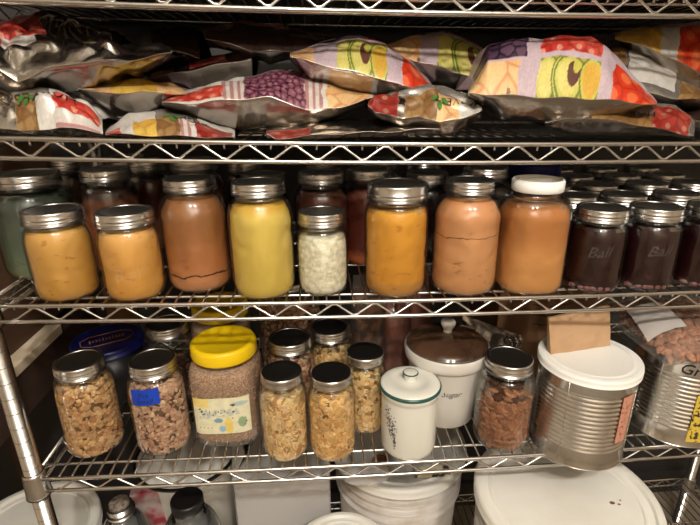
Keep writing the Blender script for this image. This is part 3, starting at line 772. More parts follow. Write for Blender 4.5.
for k in range(260):
    a, b = rb_.uniform(-.9,.9), rb_.uniform(-.9,.9); e = bagz(a,b)
    if e < .3: continue
    c = Vector((a*W_, b*D_, .006+e*(Hb-.020))); an = rb_.uniform(0,PI); v_ = []; f_q = []
    for j in range(6):
        t = j/5; rr2 = math.sin(PI*t)**.75*(1-.28*t)
        for i in range(6):
            ph = 2*PI*i/6; X, Y, Zq = .0104*(2*t-1), .0068*rr2*math.cos(ph), .0042*rr2*math.sin(ph)
            v_.append(c+Vector((X*math.cos(an)-Y*math.sin(an), X*math.sin(an)+Y*math.cos(an), Zq)))
    for j in range(5):
        for i in range(6): f_q.append((j*6+i, j*6+(i+1)%6, (j+1)*6+(i+1)%6, (j+1)*6+i))
    bed.add(v_, f_q, M['almond'])
beo = bed.build('almond_bed', bo); beo['kind'] = 'stuff'
rr_ = random.Random(3)
for j in range(11):
    for i in range(15):
        a, b = -.90+1.3*(i+.5*(j%2))/15, -.93+1.25*j/11
        e = bagz(a,b)
        if e < .35: continue
        p = Vector((bx+a*W_+rr_.uniform(-.002,.002), by+b*D_+rr_.uniform(-.002,.002), bz+.006+e*(Hb-.012)-.0005))
        put_almond(p, Vector((a*.9+rr_.gauss(0,.35), b*1.1+rr_.gauss(0,.35), 1)), 'whole brown almond inside the plastic bag on the can', 'almonds in the plastic bag')
for k in range(22):   # lower row along the front bulge
    a = -.85+1.7*k/22; p = Vector((bx+a*W_, by-.90*D_+.004, bz+.0125+.007*(k%2)))
    if bagz(a,-.9) > .3 and a < .5: put_almond(p, Vector((0,-1,.3+rr_.gauss(0,.3))), 'whole brown almond inside the plastic bag on the can', 'almonds in the plastic bag')

# kraft paper bag folded, behind/on the can
kb = MB(); z0 = deck(4,.38)
nx, nz = 12, 8; v = []
for lay in (0,1):
    for j in range(nz+1):
        for i in range(nx+1):
            u, w = i/nx, j/nz
            x = .285+.112*u-.006*w; y = .036+.018*u+.012*w+(.013 if lay else 0)*(1-.6*w)+.0015*noise.noise(Vector((u*5,w*4,lay)))
            v.append((x, y, -.1005+.001*u+.060*w+.007*u*w))
K = (nx+1)*(nz+1); f = []
for j in range(nz):
    for i in range(nx):
        q = (j*(nx+1)+i, j*(nx+1)+i+1, (j+1)*(nx+1)+i+1, (j+1)*(nx+1)+i); f.append(q); f.append(tuple(K+t for t in q[::-1]))
for i in range(nx): f += [(i, K+i, K+i+1, i+1), (nz*(nx+1)+i, nz*(nx+1)+i+1, K+nz*(nx+1)+i+1, K+nz*(nx+1)+i)]
for j in range(nz): f += [(j*(nx+1), (j+1)*(nx+1), K+(j+1)*(nx+1), K+j*(nx+1)), (j*(nx+1)+nx, K+j*(nx+1)+nx, K+(j+1)*(nx+1)+nx, (j+1)*(nx+1)+nx)]
kb.add(v, f, M['kraft'], smooth=False)
ko = tag(kb.build('paper_bag'), 'folded tan kraft paper bag end standing up on the white lid of the large can', 'paper bag')

# cardboard carton at the back right of the lower shelf
cb = thing('cardboard_box', 'brown cardboard box with dark line print standing behind the white-lidded can', 'box', (0,0,0))
MB().box((.27,.225,deck(4,.40)+.001), (.500,.40,-.045), M['card']).build('box_body', cb)
ln = MB()
for k in range(5):
    ln.tube([(.330+.004*k,.2244,-.055-.022*k), (.368,.2244,-.068-.020*k), (.42,.2244,-.062-.02*k)], .0009, M['ink'], seg=5)
ln.build('line_print', cb)
# crumpled silver pouch standing between the almond jar and the can
sp = thing('foil_pouch', 'silver pouch with black marker writing behind the almond jar', 'pouch', (.247,.180,deck(4,.25)), 0)
mb = MB(); nu, nv = 24, 24; v = []
for lay in (-1,1):
    for j in range(nv+1):
        for i in range(nu+1):
            a, b = -1+2*i/nu, j/nv; e = max(0,(1-abs(a)**4))*(1-b)**.5
            x = a*.062+.0; zt = .168-.052*(a+1)*.5*1.0
            v.append((x, lay*(.026*e+.0008)+.004*noise.noise(Vector((a*4,b*5,lay)))+b*.01, b*zt+.001))
K = (nu+1)*(nv+1); f = []
for j in range(nv):
    for i in range(nu):
        q = (j*(nu+1)+i, j*(nu+1)+i+1, (j+1)*(nu+1)+i+1, (j+1)*(nu+1)+i); f.append(q); f.append(tuple(K+t for t in q[::-1]))
mb.add(v, f, M['foil']).build('pouch_body', sp)
mk = MB(); 
cu = bpy.data.curves.new('t','FONT'); cu.body = 'Gr'; cu.size = .026; ob = bpy.data.objects.new('t',cu); me = bpy.data.meshes.new_from_object(ob)
mk.add([(p.co.x+.012, -.0150+.09*(p.co.y)*0-.001, p.co.y+.118-.45*p.co.x) for p in me.vertices], [tuple(q.vertices) for q in me.polygons], M['ink'], smooth=False); mk.build('marker_writing', sp)
bpy.data.objects.remove(ob)
# bags of brown dried food behind the slim flake jar
def upright_bag(x, y, w, h, t, m, label, name='food_bag', lean=0, film=None):
    root = thing(name, label, 'bag', (x,y,deck(4,x)))
    def body(s, mm, nm):
        mb = MB(); nu, nv = 20, 20; v = []
        for lay in (-1,1):
            for j in range(nv+1):
                for i in range(nu+1):
                    a, b = -1+2*i/nu, j/nv; e = (max(0,1-abs(a)**3)*max(0,1-(2*b-.8)**4 if b > .4 else 1-(1-b/.4)**4*.4))
                    v.append((a*w/2*s*(1-.25*b*b), lay*(t/2*s*max(e,0)**.5+.0005)+lean*b*h+.003*noise.noise(Vector((a*4,b*6,lay+x*9))), b*h*s+.002))
        K = (nu+1)*(nv+1); f = []
        for j in range(nv):
            for i in range(nu):
                q = (j*(nu+1)+i, j*(nu+1)+i+1, (j+1)*(nu+1)+i+1, (j+1)*(nu+1)+i); f.append(q); f.append(tuple(K+t_ for t_ in q[::-1]))
        mb.add(v, f, mm); return mb.build(nm, root)
    body(.9 if film else 1, m, 'bag_contents' if film else 'bag_body')
    if film: body(1, film, 'bag_film')
upright_bag(.012,.24,.085,.235,.05, mat('brown snack paper', rgb(150,100,62), .6, col2=rgb(88,54,34), scale=45, sharp=(.45,.52)), 'brown patterned food bag standing behind the slim flake jar', film=M['plastic_clear'])
upright_bag(.062,.215,.065,.205,.045, mat('brown sausage', rgb(150,72,40), .5, col2=rgb(112,50,30), scale=20), 'clear bag with reddish brown food beside the Sugar crock', film=M['plastic_clear'])
upright_bag(.108,.30,.10,.235,.05, mat('orange brown food', rgb(168,92,62), .5, col2=rgb(140,70,44), scale=20), 'bag of orange-brown food at the back behind the Sugar crock', film=M['plastic_clear'])

# ------------------------------------------------------------------ foil pouches on the upper shelf
BAGS = {
'peak': (0.12, [(-0.5203, 0.3844), (-0.4404, 0.3684), (-0.3583, 0.372)], [(-0.5592, 0.3995), (-0.5077, 0.4113), (-0.4686, 0.4179), (-0.4374, 0.4127), (-0.3811, 0.3942)], [(-0.5522, 0.3792), (-0.4685, 0.3525), (-0.3784, 0.3656)]),
'silver': (0.03, [(-0.4811, 0.345), (-0.4437, 0.3203), (-0.4093, 0.3336), (-0.3691, 0.3423), (-0.3078, 0.3443), (-0.2568, 0.3519)], [(-0.5172, 0.373), (-0.4657, 0.38), (-0.4304, 0.3811), (-0.38, 0.3667), (-0.3294, 0.3605), (-0.2746, 0.3591)], [(-0.5144, 0.336), (-0.4577, 0.3137), (-0.3816, 0.3131), (-0.3274, 0.33), (-0.2701, 0.3528)]),
'lowleft': (0.012, [(-0.4886, 0.273), (-0.4425, 0.263), (-0.3968, 0.2683), (-0.3474, 0.2604)], [(-0.5204, 0.3179), (-0.4728, 0.3076), (-0.4436, 0.3136), (-0.41, 0.3033), (-0.3867, 0.2904), (-0.3728, 0.2735)], [(-0.5236, 0.2577), (-0.449, 0.254), (-0.3688, 0.2515)]),
'lowwhite': (0.004, [(-0.342, 0.2598), (-0.265, 0.2563), (-0.1862, 0.2527)], [(-0.3699, 0.257), (-0.3336, 0.2786), (-0.2864, 0.287), (-0.2417, 0.2736), (-0.1962, 0.2571)], [(-0.363, 0.2521), (-0.2798, 0.2469), (-0.1943, 0.2456)]),
'yellowdark': (0.06, [(-0.3881, 0.3131), (-0.3619, 0.3068), (-0.3114, 0.3076), (-0.2519, 0.3046)], [(-0.4184, 0.3162), (-0.3732, 0.3238), (-0.3287, 0.3262), (-0.2682, 0.3082)], [(-0.4109, 0.3095), (-0.3725, 0.2841), (-0.3187, 0.2767), (-0.2646, 0.299)]),
'triangle': (0.17, [(-0.3651, 0.3602), (-0.2954, 0.3654), (-0.2532, 0.3543)], [(-0.3891, 0.3677), (-0.3498, 0.3909), (-0.2965, 0.4066), (-0.2631, 0.3994)], [(-0.3831, 0.3606), (-0.3134, 0.3324), (-0.2656, 0.3396)]),
'redpatch': (0.13, [(-0.3206, 0.3248), (-0.2463, 0.3389), (-0.1721, 0.3517)], [(-0.3418, 0.3292), (-0.2753, 0.3504), (-0.1787, 0.3714)], [(-0.3365, 0.323), (-0.2607, 0.3066), (-0.1815, 0.3059)]),
'brownsheen': (0.1, [(-0.2292, 0.3749), (-0.1707, 0.36), (-0.1167, 0.3573), (-0.0534, 0.3734)], [(-0.2413, 0.396), (-0.1902, 0.4026), (-0.1175, 0.4), (-0.0498, 0.3838)], [(-0.2393, 0.3769), (-0.1488, 0.3446), (-0.0509, 0.3753)]),
'cherry': (0.03, [(-0.2767, 0.2944), (-0.23, 0.2939), (-0.1922, 0.2983), (-0.142, 0.3002), (-0.1171, 0.2927), (-0.092, 0.2827), (-0.0532, 0.2872), (-0.0052, 0.2989)], [(-0.2966, 0.2955), (-0.2707, 0.307), (-0.2149, 0.3196), (-0.118, 0.3331), (-0.0628, 0.3184), (0.0039, 0.3006)], [(-0.2916, 0.2907), (-0.2435, 0.2693), (-0.1903, 0.2566), (-0.1211, 0.2556), (-0.0506, 0.2722), (0.0014, 0.2955)]),
'flatfoil': (0.006, [(-0.1478, 0.2568), (-0.1358, 0.2505), (-0.0677, 0.2556), (0.0217, 0.258), (0.0734, 0.2609)], [(-0.1539, 0.259), (-0.1067, 0.2638), (-0.0368, 0.2709), (0.0338, 0.2673), (0.0913, 0.2625)], [(-0.1529, 0.2474), (-0.1072, 0.2427), (-0.0248, 0.2454), (0.0869, 0.2491)]),
'logofoil': (0.0, [(-0.0201, 0.2901), (-0.0101, 0.2817), (0.0228, 0.273), (0.0429, 0.2775), (0.0715, 0.2675), (0.0995, 0.2732), (0.1245, 0.2826)], [(-0.0123, 0.2933), (0.0316, 0.3071), (0.0799, 0.3131), (0.1013, 0.3065), (0.1303, 0.2958), (0.1483, 0.285)], [(-0.0145, 0.2835), (0.0433, 0.2582), (0.0993, 0.2507), (0.1427, 0.27)]),
'avocado': (0.04, [(-0.1147, 0.3474), (-0.0646, 0.3367), (-0.0002, 0.322), (0.0719, 0.2993)], [(-0.1173, 0.3554), (-0.0613, 0.3705), (-0.0222, 0.3793), (0.0157, 0.3704), (0.0518, 0.3496), (0.0885, 0.3093)], [(-0.1169, 0.3467), (-0.0908, 0.3185), (-0.0214, 0.2983), (0.0354, 0.299), (0.0843, 0.2959)]),
'avocadodark': (0.09, [(0.0103, 0.3575), (0.0907, 0.3367), (0.1817, 0.3138)], [(0.02, 0.3678), (0.0754, 0.3868), (0.1161, 0.3922), (0.1603, 0.3757), (0.2052, 0.3462)], [(0.0173, 0.3569), (0.0585, 0.3265), (0.1208, 0.3034), (0.202, 0.3027)]),
'big': (-0.012, [(0.1012, 0.3031), (0.1925, 0.2976), (0.2702, 0.2945), (0.3467, 0.2866)], [(0.1229, 0.3063), (0.1471, 0.3596), (0.1774, 0.368), (0.2422, 0.3739), (0.2844, 0.369), (0.3147, 0.3555), (0.3573, 0.3199), (0.3962, 0.288)], [(0.1172, 0.2989), (0.1634, 0.2704), (0.2489, 0.2588), (0.3329, 0.2683), (0.3833, 0.2821)]),
'lowright': (0.0, [(0.2086, 0.2669), (0.2678, 0.2723), (0.3375, 0.2615), (0.4158, 0.2463)], [(0.2418, 0.2663), (0.3057, 0.2833), (0.3798, 0.2852), (0.4334, 0.2819), (0.4666, 0.2649)], [(0.2335, 0.2582), (0.2863, 0.2439), (0.3746, 0.2453), (0.4577, 0.2371)]),
'whiteright': (0.07, [(0.3126, 0.3283), (0.3764, 0.3015), (0.4263, 0.2929), (0.4771, 0.2897)], [(0.348, 0.3612), (0.3785, 0.3667), (0.4291, 0.3526), (0.4836, 0.3266), (0.5309, 0.3028)], [(0.3432, 0.3213), (0.4139, 0.2835), (0.5229, 0.2705)]),
'topright': (0.1, [(0.3444, 0.374), (0.3994, 0.3609), (0.4839, 0.3282), (0.5835, 0.3108)], [(0.3856, 0.3861), (0.4485, 0.3974), (0.5212, 0.403), (0.6248, 0.3916)], [(0.3753, 0.3744), (0.5159, 0.2938), (0.6387, 0.2835)]),
'edgeright': (0.05, [(0.4331, 0.2637), (0.4911, 0.2602), (0.5999, 0.2546)], [(0.485, 0.271), (0.5438, 0.2851), (0.6617, 0.2809)], [(0.475, 0.2485), (0.5394, 0.2386), (0.657, 0.2338)]),
}

def vor(x, y, s, jit=.8):
    """distance to the nearest and the id of a jittered grid point (size s)"""
    gx, gy = np.floor(x/s), np.floor(y/s); best = np.full(x.shape, 9.); bid = np.zeros(x.shape); sec = np.full(x.shape, 9.)
    for dx in (-1,0,1):
        for dy in (-1,0,1):
            cx, cy = gx+dx, gy+dy; h = np.sin(cx*127.1+cy*311.7)*43758.5; h -= np.floor(h); h2 = np.sin(cx*269.5+cy*183.3)*43758.5; h2 -= np.floor(h2)
            d = np.hypot(x/s-(cx+.5+jit*(h-.5)), y/s-(cy+.5+jit*(h2-.5)))
            sec = np.where(d < best, best, np.minimum(sec, d)); bid = np.where(d < best, h, bid); best = np.minimum(best, d)
    return best, sec, bid
def A(r,g,b): return np.array(lin((r/255,g/255,b/255)))
def blend(a, b, t): t = np.clip(t,0,1)[...,None]; return a*(1-t)+b*t
def fruit(kind, x, y, w, h):
    """x,y metres from the picture's lower left corner; picture is w by h"""
    one = np.ones(x.shape)[...,None]
    if kind == 'white': return one*A(226,222,214)
    if kind == 'lilac': return one*A(206,184,192)
    if kind == 'gray': return one*A(150,144,136)
    if kind == 'stripes':
        s = (np.sin(y*900) > .2) if h < w else (np.sin(x*700) > .1); return blend(one*A(226,214,206), one*A(176,110,110), s*.8)
    if kind in ('straw','dkred'):
        d, s, i = vor(x, y, .017); c = blend(one*A(206,48,38), one*A(232,96,78), i); c = blend(c, one*A(244,176,150), (d < .22)*.8); c = blend(c, one*A(130,24,22), np.clip(1-(s-d)/.25,0,1)*.6)
        return c*(.55 if kind == 'dkred' else 1)
    if kind == 'tomato':
        d, s, i = vor(x, y, .022); c = blend(one*A(232,66,34), one*A(244,120,72), (d < .33)*.9); return blend(c, one*A(170,36,24), np.clip(1-(s-d)/.2,0,1)*.7)
    if kind == 'cherry':
        d, s, i = vor(x, y, .0088); c = blend(one*A(124,66,86), one*A(150,94,112), i); c = blend(c, one*A(196,140,152), (d < .2)*.6); return blend(c, one*A(62,22,38), (s-d < .16)*1.)
    if kind == 'berry':
        d, s, i = vor(x, y, .015); c = blend(one*A(66,42,66), one*A(112,82,104), i); return blend(c, one*A(28,16,30), (s-d < .16)*.9)
    if kind == 'apple':
        d, s, i = vor(x*.8+y*.5, y-x*.2, .024); c = blend(one*A(246,208,150), one*A(234,182,120), i); c = blend(c, one*A(206,110,66), np.clip(1-(s-d)/.16,0,1)*.7); return blend(c, one*A(120,70,30), ((d < .09) & (i > .5))*.9)
    if kind == 'yellow':
        d, s, i = vor(x, y, .02); c = blend(one*A(240,204,96), one*A(232,180,70), i); return blend(c, one*A(196,140,60), np.clip(1-(s-d)/.3,0,1)*.6)
    if kind == 'brownfood':
        d, s, i = vor(x, y, .012); c = blend(one*A(176,138,84), one*A(140,98,54), i); return blend(c, one*A(96,64,38), np.clip(1-(s-d)/.3,0,1)*.6)
    if kind == 'avocado':
        c = one*A(190,178,92)
        for k, (cx, tone) in enumerate(((.12,0),(.40,1),(.50,2),(.86,3))):
            X = (x/w-cx)/(.20 if k != 2 else .26); Y = (y/h-.45)/.62; R = np.hypot(X, Y)
            rim = A(118,128,50); fl = A(226,214,120) if k != 3 else A(226,180,70)
            c = np.where((R < 1)[...,None], rim, c); c = np.where((R < .88)[...,None], A(208,206,96), c); c = np.where((R < .74)[...,None], fl, c)
        S = np.hypot((x/w-.56)/.105, (y/h-.52)/.34); c = np.where((S < 1)[...,None], A(104,62,46), c); S = np.hypot((x/w-.60)/.06, (y/h-.68)/.18); c = np.where((S < 1)[...,None], A(214,204,90), c)
        return c
def paint(U, S, W_, L_, regions, base):
    col = np.zeros(U.shape+(4,)); col[..., :3] = fruit(base, U*W_, S*L_, W_, L_) if base != 'foil' else A(214,208,198); col[..., 3] = 1 if base == 'foil' else (.8 if base == 'gray' else .05)
    if base == 'gray': col[..., :3] = A(190,184,176)
    for (u0, u1, s0, s1, kind) in regions:
        k = .012*np.sin(S*40+U*9)
        m = (U >= u0+k*.4) & (U < u1+k*.4) & (S >= s0) & (S < s1)
        if kind == 'foil': col[m, :3] = A(214,208,198); col[m, 3] = 1; continue
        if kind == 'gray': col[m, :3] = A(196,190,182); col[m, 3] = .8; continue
        if kind == 'reflected_brown': col[m, :3] = A(120,96,86); col[m, 3] = .9; continue  # brown reflections put into the foil's own colour
        c = fruit(kind, (U-u0)*W_, (S-s0)*L_, (u1-u0)*W_, (s1-s0)*L_)
        col[m, :3] = c[m]; col[m, 3] = .08
    grain = .90+.20*(np.sin(U*W_*910+np.sin(S*L_*530)*2)*np.sin(S*L_*760+np.sin(U*W_*410)*2)*.5+.5)
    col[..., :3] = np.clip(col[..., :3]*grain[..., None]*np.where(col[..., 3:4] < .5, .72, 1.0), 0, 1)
    return col
def interp(L, x):
    xs = [p[0] for p in L]; zs = [p[1] for p in L]; return float(np.interp(x, xs, zs))
def pouch(key, label, L_, regions, base='lilac', text=None, crumple=.003, leaf=None, seed=0):
    Y0, seam, top, bot = BAGS[key]
    nu, nv = 228, 108; A0, A1 = seam[0][0], seam[-1][0]; W_ = A1-A0; T0, T1 = top[0][0], top[-1][0]; B0, B1 = bot[0][0], bot[-1][0]
    def surf(u, s, side, lift=0):
        """u across, s from the front seam to the back, side +1 top / -1 underside"""
        xs = A0+W_*u; zs = interp(seam, xs)
        if side > 0: X1 = T0+(T1-T0)*u; zp = interp(top, X1); yp = .07
        else: X1 = B0+(B1-B0)*u; zp = interp(bot, X1); yp = .05
        vp = yp/L_
        if s < vp: t = s/vp; fz = math.sin(t*PI/2)**.8; fx = t
        else: t = (s-vp)/(1-vp); fz = math.cos(t*PI/2)**1.1; fx = 1
        fz = max(0, min(1, fz))
        xg = xs+(X1-xs)*fx; z = zs+(zp-zs)*fz
        edge = min(1, s/.10, (1-s)/.06)*min(1, u/.05+.12, (1-u)/.05+.12)
        p = Vector((xg*16, (Y0+s*L_)*16, side*3+seed))
        d = noise.noise(p)*crumple*1.3+(abs(noise.noise(p*2.3))-.25)*crumple*1.6+abs(noise.noise(Vector((p.x*1.0+p.y*2.4, p.y*.4, seed))))*crumple*.6
        z += d*edge*(1 if side > 0 else .8)+lift*side
        y = Y0+s*L_-(abs(d)*edge*.5 if s < vp else 0)-(lift*.8 if s < vp else 0)
        # front edge flutters a little
        z += .0012*math.sin(xg*95+seed)*(1-min(1,s/.1))
        zmin = zz(2, xg, H)+.0024
        zmax = zz(1, xg, H)-.0075
        return Vector((xg, y, min(max(z, zmin+(0.0012 if side > 0 else 0)), zmax)))
    S = (np.linspace(0,1,nv+1)**1.7); U = np.linspace(0,1,nu+1)
    UU, SS = np.meshgrid(U, S); col = paint(UU, SS, W_, L_, regions, base)
    root = thing('foil_pouch', label, 'pouch', (0,0,0), 0, 'printed freeze-dried fruit pouches')
    root.location = (A0+W_/2, Y0, seam[0][1]); off = Vector(root.location)
    for side, nm in ((1,'printed_front'),(-1,'foil_back')):
        mb = MB(); st = 1 if side > 0 else 3
        us = U[::st]; ss = S[::st]; v = [surf(float(u), float(s), side)-off for s in ss for u in us]
        n = len(us); f = []
        for j in range(len(ss)-1):
            for i in range(n-1):
                q = (j*n+i, j*n+i+1, (j+1)*n+i+1, (j+1)*n+i); f.append(q if side > 0 else q[::-1])
        if side > 0: mb.add(v, f, M['print'], col=[tuple(c) for c in col.reshape(-1,4)])
        else: mb.add(v, f, M['foil'])
        o = mb.build(nm, root)
        so = o.modifiers.new('film', 'SOLIDIFY'); so.thickness = .0004; so.offset = -1
    if text:
        txt, u, s, size, flip = text
        cu = bpy.data.curves.new('t','FONT'); cu.body = txt; cu.size = size; cu.align_x = 'CENTER'; cu.space_character = 1.15
        ob = bpy.data.objects.new('t',cu); me = bpy.data.meshes.new_from_object(ob); mb = MB()
        g = -1 if flip else 1
        mb.add([surf(min(.98,max(.02,u+g*p.co.x/W_)), min(.9,max(.02,s+g*p.co.y/L_)), 1, .0009)-off for p in me.vertices], [tuple(q.vertices) for q in me.polygons], M['ink'], smooth=False)
        mb.build('pouch_lettering', root); bpy.data.objects.remove(ob)
    if leaf:
        mb = MB()
        for (du, ds, an) in ((-.0062,0,.6),(.0062,0,-.6),(0,-.007,PI/2)):
            pts = []
            for k in range(10):
                a = 2*PI*k/10; px, py = .0055*math.cos(a), .0030*math.sin(a); X = px*math.cos(an)-py*math.sin(an)+du; Y = px*math.sin(an)+py*math.cos(an)+ds
                pts.append(surf(leaf[0]+X/W_, max(.02,leaf[1]+Y/L_), 1, .0010)-off)
            mb.add(pts, [tuple(range(10))], M['leafgreen'] if 'leafgreen' in M else M.setdefault('leafgreen', mat('leaf green print', rgb(62,112,44), .5)), smooth=False)
        mb.build('leaf_emblem', root)
    return root
f_ = 'foil'
pouch('peak', 'pouch at the back left whose peak shows red print beside grey foil', .20, [(0,.45,0,1,'dkred'),(.45,1,0,1,f_)], seed=1)
pouch('silver', 'big crumpled silver pouch at the upper left with a red print rim', .20, [(0,1,0,.13,f_),(.30,1,.13,1,f_),(0,.12,.13,.24,'straw'),(.12,.30,.13,.20,'white'),(.12,.35,.20,1,'straw'),(.4,.9,.10,.2,'reflected_brown')], 'white', crumple=.011, seed=2)
pouch('triangle', 'shadowed pouch with a pale corner behind the large silver pouch', .17, [(0,.4,0,1,'gray'),(.4,1,0,1,'reflected_brown')], 'gray', seed=3)
pouch('redpatch', 'dark foil pouch with a reddish patch left of centre', .18, [(0,.25,0,.3,'brownfood'),(.25,1,0,1,'reflected_brown'),(.4,.75,.03,.3,'dkred')], 'gray', seed=4)  # dark red print patch on brown foil
pouch('yellowdark', 'pouch with yellow fruit print over a dark underside, left', .19, [(.05,.30,0,.3,'apple'),(.30,.72,0,.3,'yellow'),(.72,1,0,.3,'apple')], seed=5)
pouch('lowleft', 'lowest crumpled silver pouch at the left edge with red fruit print', .20, [(0,.30,0,1,f_),(.30,.48,.0,.20,'brownfood'),(.30,.60,.20,1,'gray'),(.48,.62,0,.16,'white'),(.64,.98,.07,.22,'straw'),(.62,.98,.0,.035,'stripes')], 'white', text=('HARVEST', .52, .20, .019, True), leaf=(.40,.17), crumple=.009, seed=6)
pouch('lowwhite', 'low flat white printed pouch by the shelf edge left of centre', .19, [(.0,.12,0,.16,'straw'),(.22,.40,0,.16,'yellow'),(.40,.58,0,.16,'brownfood'),(.40,.72,.16,1,'gray'),(.58,.66,0,.16,'stripes'),(.70,.98,0,.18,'dkred')], 'white', text=('RIGHT', .66, .19, .013, True), leaf=(.53,.17), seed=7)
pouch('brownsheen', 'foil pouch with a brown reflection painted on, high up left of centre', .17, [(0,1,0,1,'reflected_brown'),(.15,.6,.25,.4,'dkred')], 'gray', seed=8)  # brown reflection painted across the whole top face
pouch('cherry', 'large pouch printed with purple cherries and apple slices, centre left', .20, [(0,.28,.02,.20,'straw'),(.28,.38,0,.24,'stripes'),(.38,.66,0,.30,'cherry'),(.66,.74,0,.30,'stripes'),(.76,.97,0,.26,'apple')], 'white', seed=9)
pouch('flatfoil', 'thin flat foil pouch lying under the cherry pouch', .16, [(0,.25,0,.2,'dkred'),(.25,1,0,1,f_)], 'foil', seed=10)
pouch('avocado', 'pouch printed with avocado halves and red tomato at the centre', .19, [(0,.16,0,.22,'apple'),(.16,.32,0,.22,'lilac'),(.32,.66,0,.22,'avocado'),(.66,.77,0,.22,'lilac'),(.77,1,0,.24,'tomato'),(.30,.50,.26,.6,'lilac'),(.50,.72,.26,.7,'straw')], seed=11)
pouch('avocadodark', 'avocado-printed pouch right of centre leaning behind the biggest pouch', .19, [(0,.30,0,.22,'apple'),(.30,.45,0,.22,'lilac'),(.45,.98,0,.22,'avocado'),(.05,.35,.26,.6,'berry'),(.5,1,.27,.7,'dkred')], seed=12)
pouch('logofoil', 'small crumpled silver pouch with a leaf emblem under the centre pouches', .15, [(0,.26,0,.3,'dkred'),(.26,.32,0,.2,f_),(.32,.60,0,.22,'brownfood'),(.30,1,.22,1,'gray'),(.60,.80,0,.22,'apple'),(.80,1,0,.22,'white')], 'gray', text=('HARVEST', .78, .17, .013, True), leaf=(.62,.14), crumple=.008, seed=13)
pouch('whiteright', 'white and silver pouch right of the biggest fruit pouch', .19, [(.25,.7,.04,.30,'white'),(.75,.98,0,.2,'brownfood'),(0,.22,0,.4,'brownfood')], 'gray', seed=14)
pouch('topright', 'pouch with orange and yellow print in the top right corner', .19, [(0,.30,0,.3,'yellow'),(.30,.42,0,.25,'white'),(.42,.95,0,.24,'tomato'),(.3,.9,.24,.5,'stripes')], 'lilac', seed=15)
pouch('edgeright', 'foil pouch low at the right edge of the photo', .17, [(0,.4,0,1,'reflected_brown'),(.4,1,0,1,'brownfood')], 'gray', seed=16)
pouch('lowright', 'low grey foil pouch with red fruit print under the biggest pouch', .18, [(0,.30,0,1,f_),(.30,.70,.0,.14,'brownfood'),(.30,.70,.14,1,'gray'),(.70,.96,.0,.25,'dkred')], 'gray', text=('HARVEST', .52, .16, .018, True), crumple=.004, seed=17)
pouch('big', 'biggest pouch, printed with avocado, apple, blackberries and red fruit, right of centre', .21, [(0,.25,0,.125,'apple'),(.25,.35,0,.125,'lilac'),(.35,.67,0,.13,'avocado'),(.74,1,0,.20,'tomato'),(.02,.28,.14,.36,'berry'),(.35,.66,.155,.40,'straw')], seed=18)

mb = MB(); n = 24  # black sheet added in place of the shaded underside of the top shelf
xs = [XL+.03+(XR-XL-.06)*i/n for i in range(n+1)]
v = [(x, y, zz(1,x,H)+dz) for dz in (.0018,.0030) for y in (.012, YB-.01) for x in xs]; K = n+1
f = []
for i in range(n): f += [(i,K+i,K+i+1,i+1),(2*K+i,2*K+i+1,3*K+i+1,3*K+i),(i,i+1,2*K+i+1,2*K+i),(K+i,3*K+i,3*K+i+1,K+i+1)]
mb.add(v, f, M['black'], smooth=False)
v = [(x, y, zz(1,x,H)+dz) for dz in (.0018,-.036) for y in (YB-.0105, YB-.010) for x in xs]  # hanging lip added to cover the lit back rail
mb.add(v, f, M['black'], smooth=False); tag(mb.build('shade_sheet'), 'added thin black sheet over the topmost shelf wires, standing in for its shaded underside', 'added dark sheet')
# pouches on the topmost shelf, seen between its wires
for k, (xa, xb, yy) in enumerate(((-.50,-.18,.05),(-.12,.20,.07),(.26,.60,.05))):
    z = zz(1, (xa+xb)/2, H)+.004
    BAGS['t%d'%k] = (yy, [(xa, z+.016),(xb, z+.016)], [(xa, z+.02),((xa+xb)/2, z+.05),(xb, z+.02)], [(xa, z+.012),((xa+xb)/2, z),(xb, z+.012)])
_zz = zz
def top_pouch(k, label, regs):
    global SZ
    s2, t2, s1 = SZ[2], ST[2], SZ[1]; SZ[2], ST[2] = SZ[1], ST[1]; SZ[1] = s1+.3
    pouch('t%d'%k, label, .22, regs, 'white', seed=30+k); SZ[2], ST[2], SZ[1] = s2, t2, s1
top_pouch(0, 'pouch lying on the topmost shelf above the silver pouch', [(0,.5,0,.3,'straw'),(.6,.9,0,.3,'brownfood')])
top_pouch(1, 'pouch lying on the topmost shelf above the centre pouches', [(0,.4,0,.3,'cherry'),(.5,.9,0,.3,'straw')])
top_pouch(2, 'pouch lying on the topmost shelf at the right', [(0,.5,0,.3,'brownfood'),(.6,.9,0,.3,'yellow')])

# ------------------------------------------------------------------ under the racks: buckets and boxes on the bottom shelf
def pail(x, y, R, zt, label, lidded=True, ribs=3, name='plastic_bucket'):
    z0 = deck(5, x) if x > -.6 else FLOOR; h = zt-z0; root = thing(name, label, 'bucket', (x,y,z0))
    pr = [(.0001,.003),(R*.86,.003),(R*.88,0),(R*.89,.004)]
    zr = h-.075
    pr += [(R*.955, zr)]
    zr -= .022
    for k in range(ribs):
        a = zr+k*.024; pr += [(R*.935,a),(R*1.0,a+.0015),(R*1.0,a+.005),(R*.94,a+.0065),(R*.94,a+.022)]
    pr += [(R*.965,h-.004),(R*.99,h),(R*.95,h),(R*.94,h-.01),(R*.86,.006),(.0001,.006)]
    MB().lathe(pr, M['bucket'], 80).build('bucket_body', root)
    if lidded:
        MB().lathe([(R*1.01,h-.018),(R*1.045,h-.017),(R*1.05,h-.002),(R*1.035,h+.004),(R*1.0,h+.006),(R*.955,h+.004),(R*.945,h-.004),(R*.88,h-.0045),(R*.865,h-.001),(R*.84,h-.001),(R*.825,h-.0045),(.0001,h-.0045)], M['white'], 80).build('lid', root)
    return root
b1 = pail(.329, .0, .147, -.362, 'large white bucket with a flat white lid, bottom right')
sm = MB()
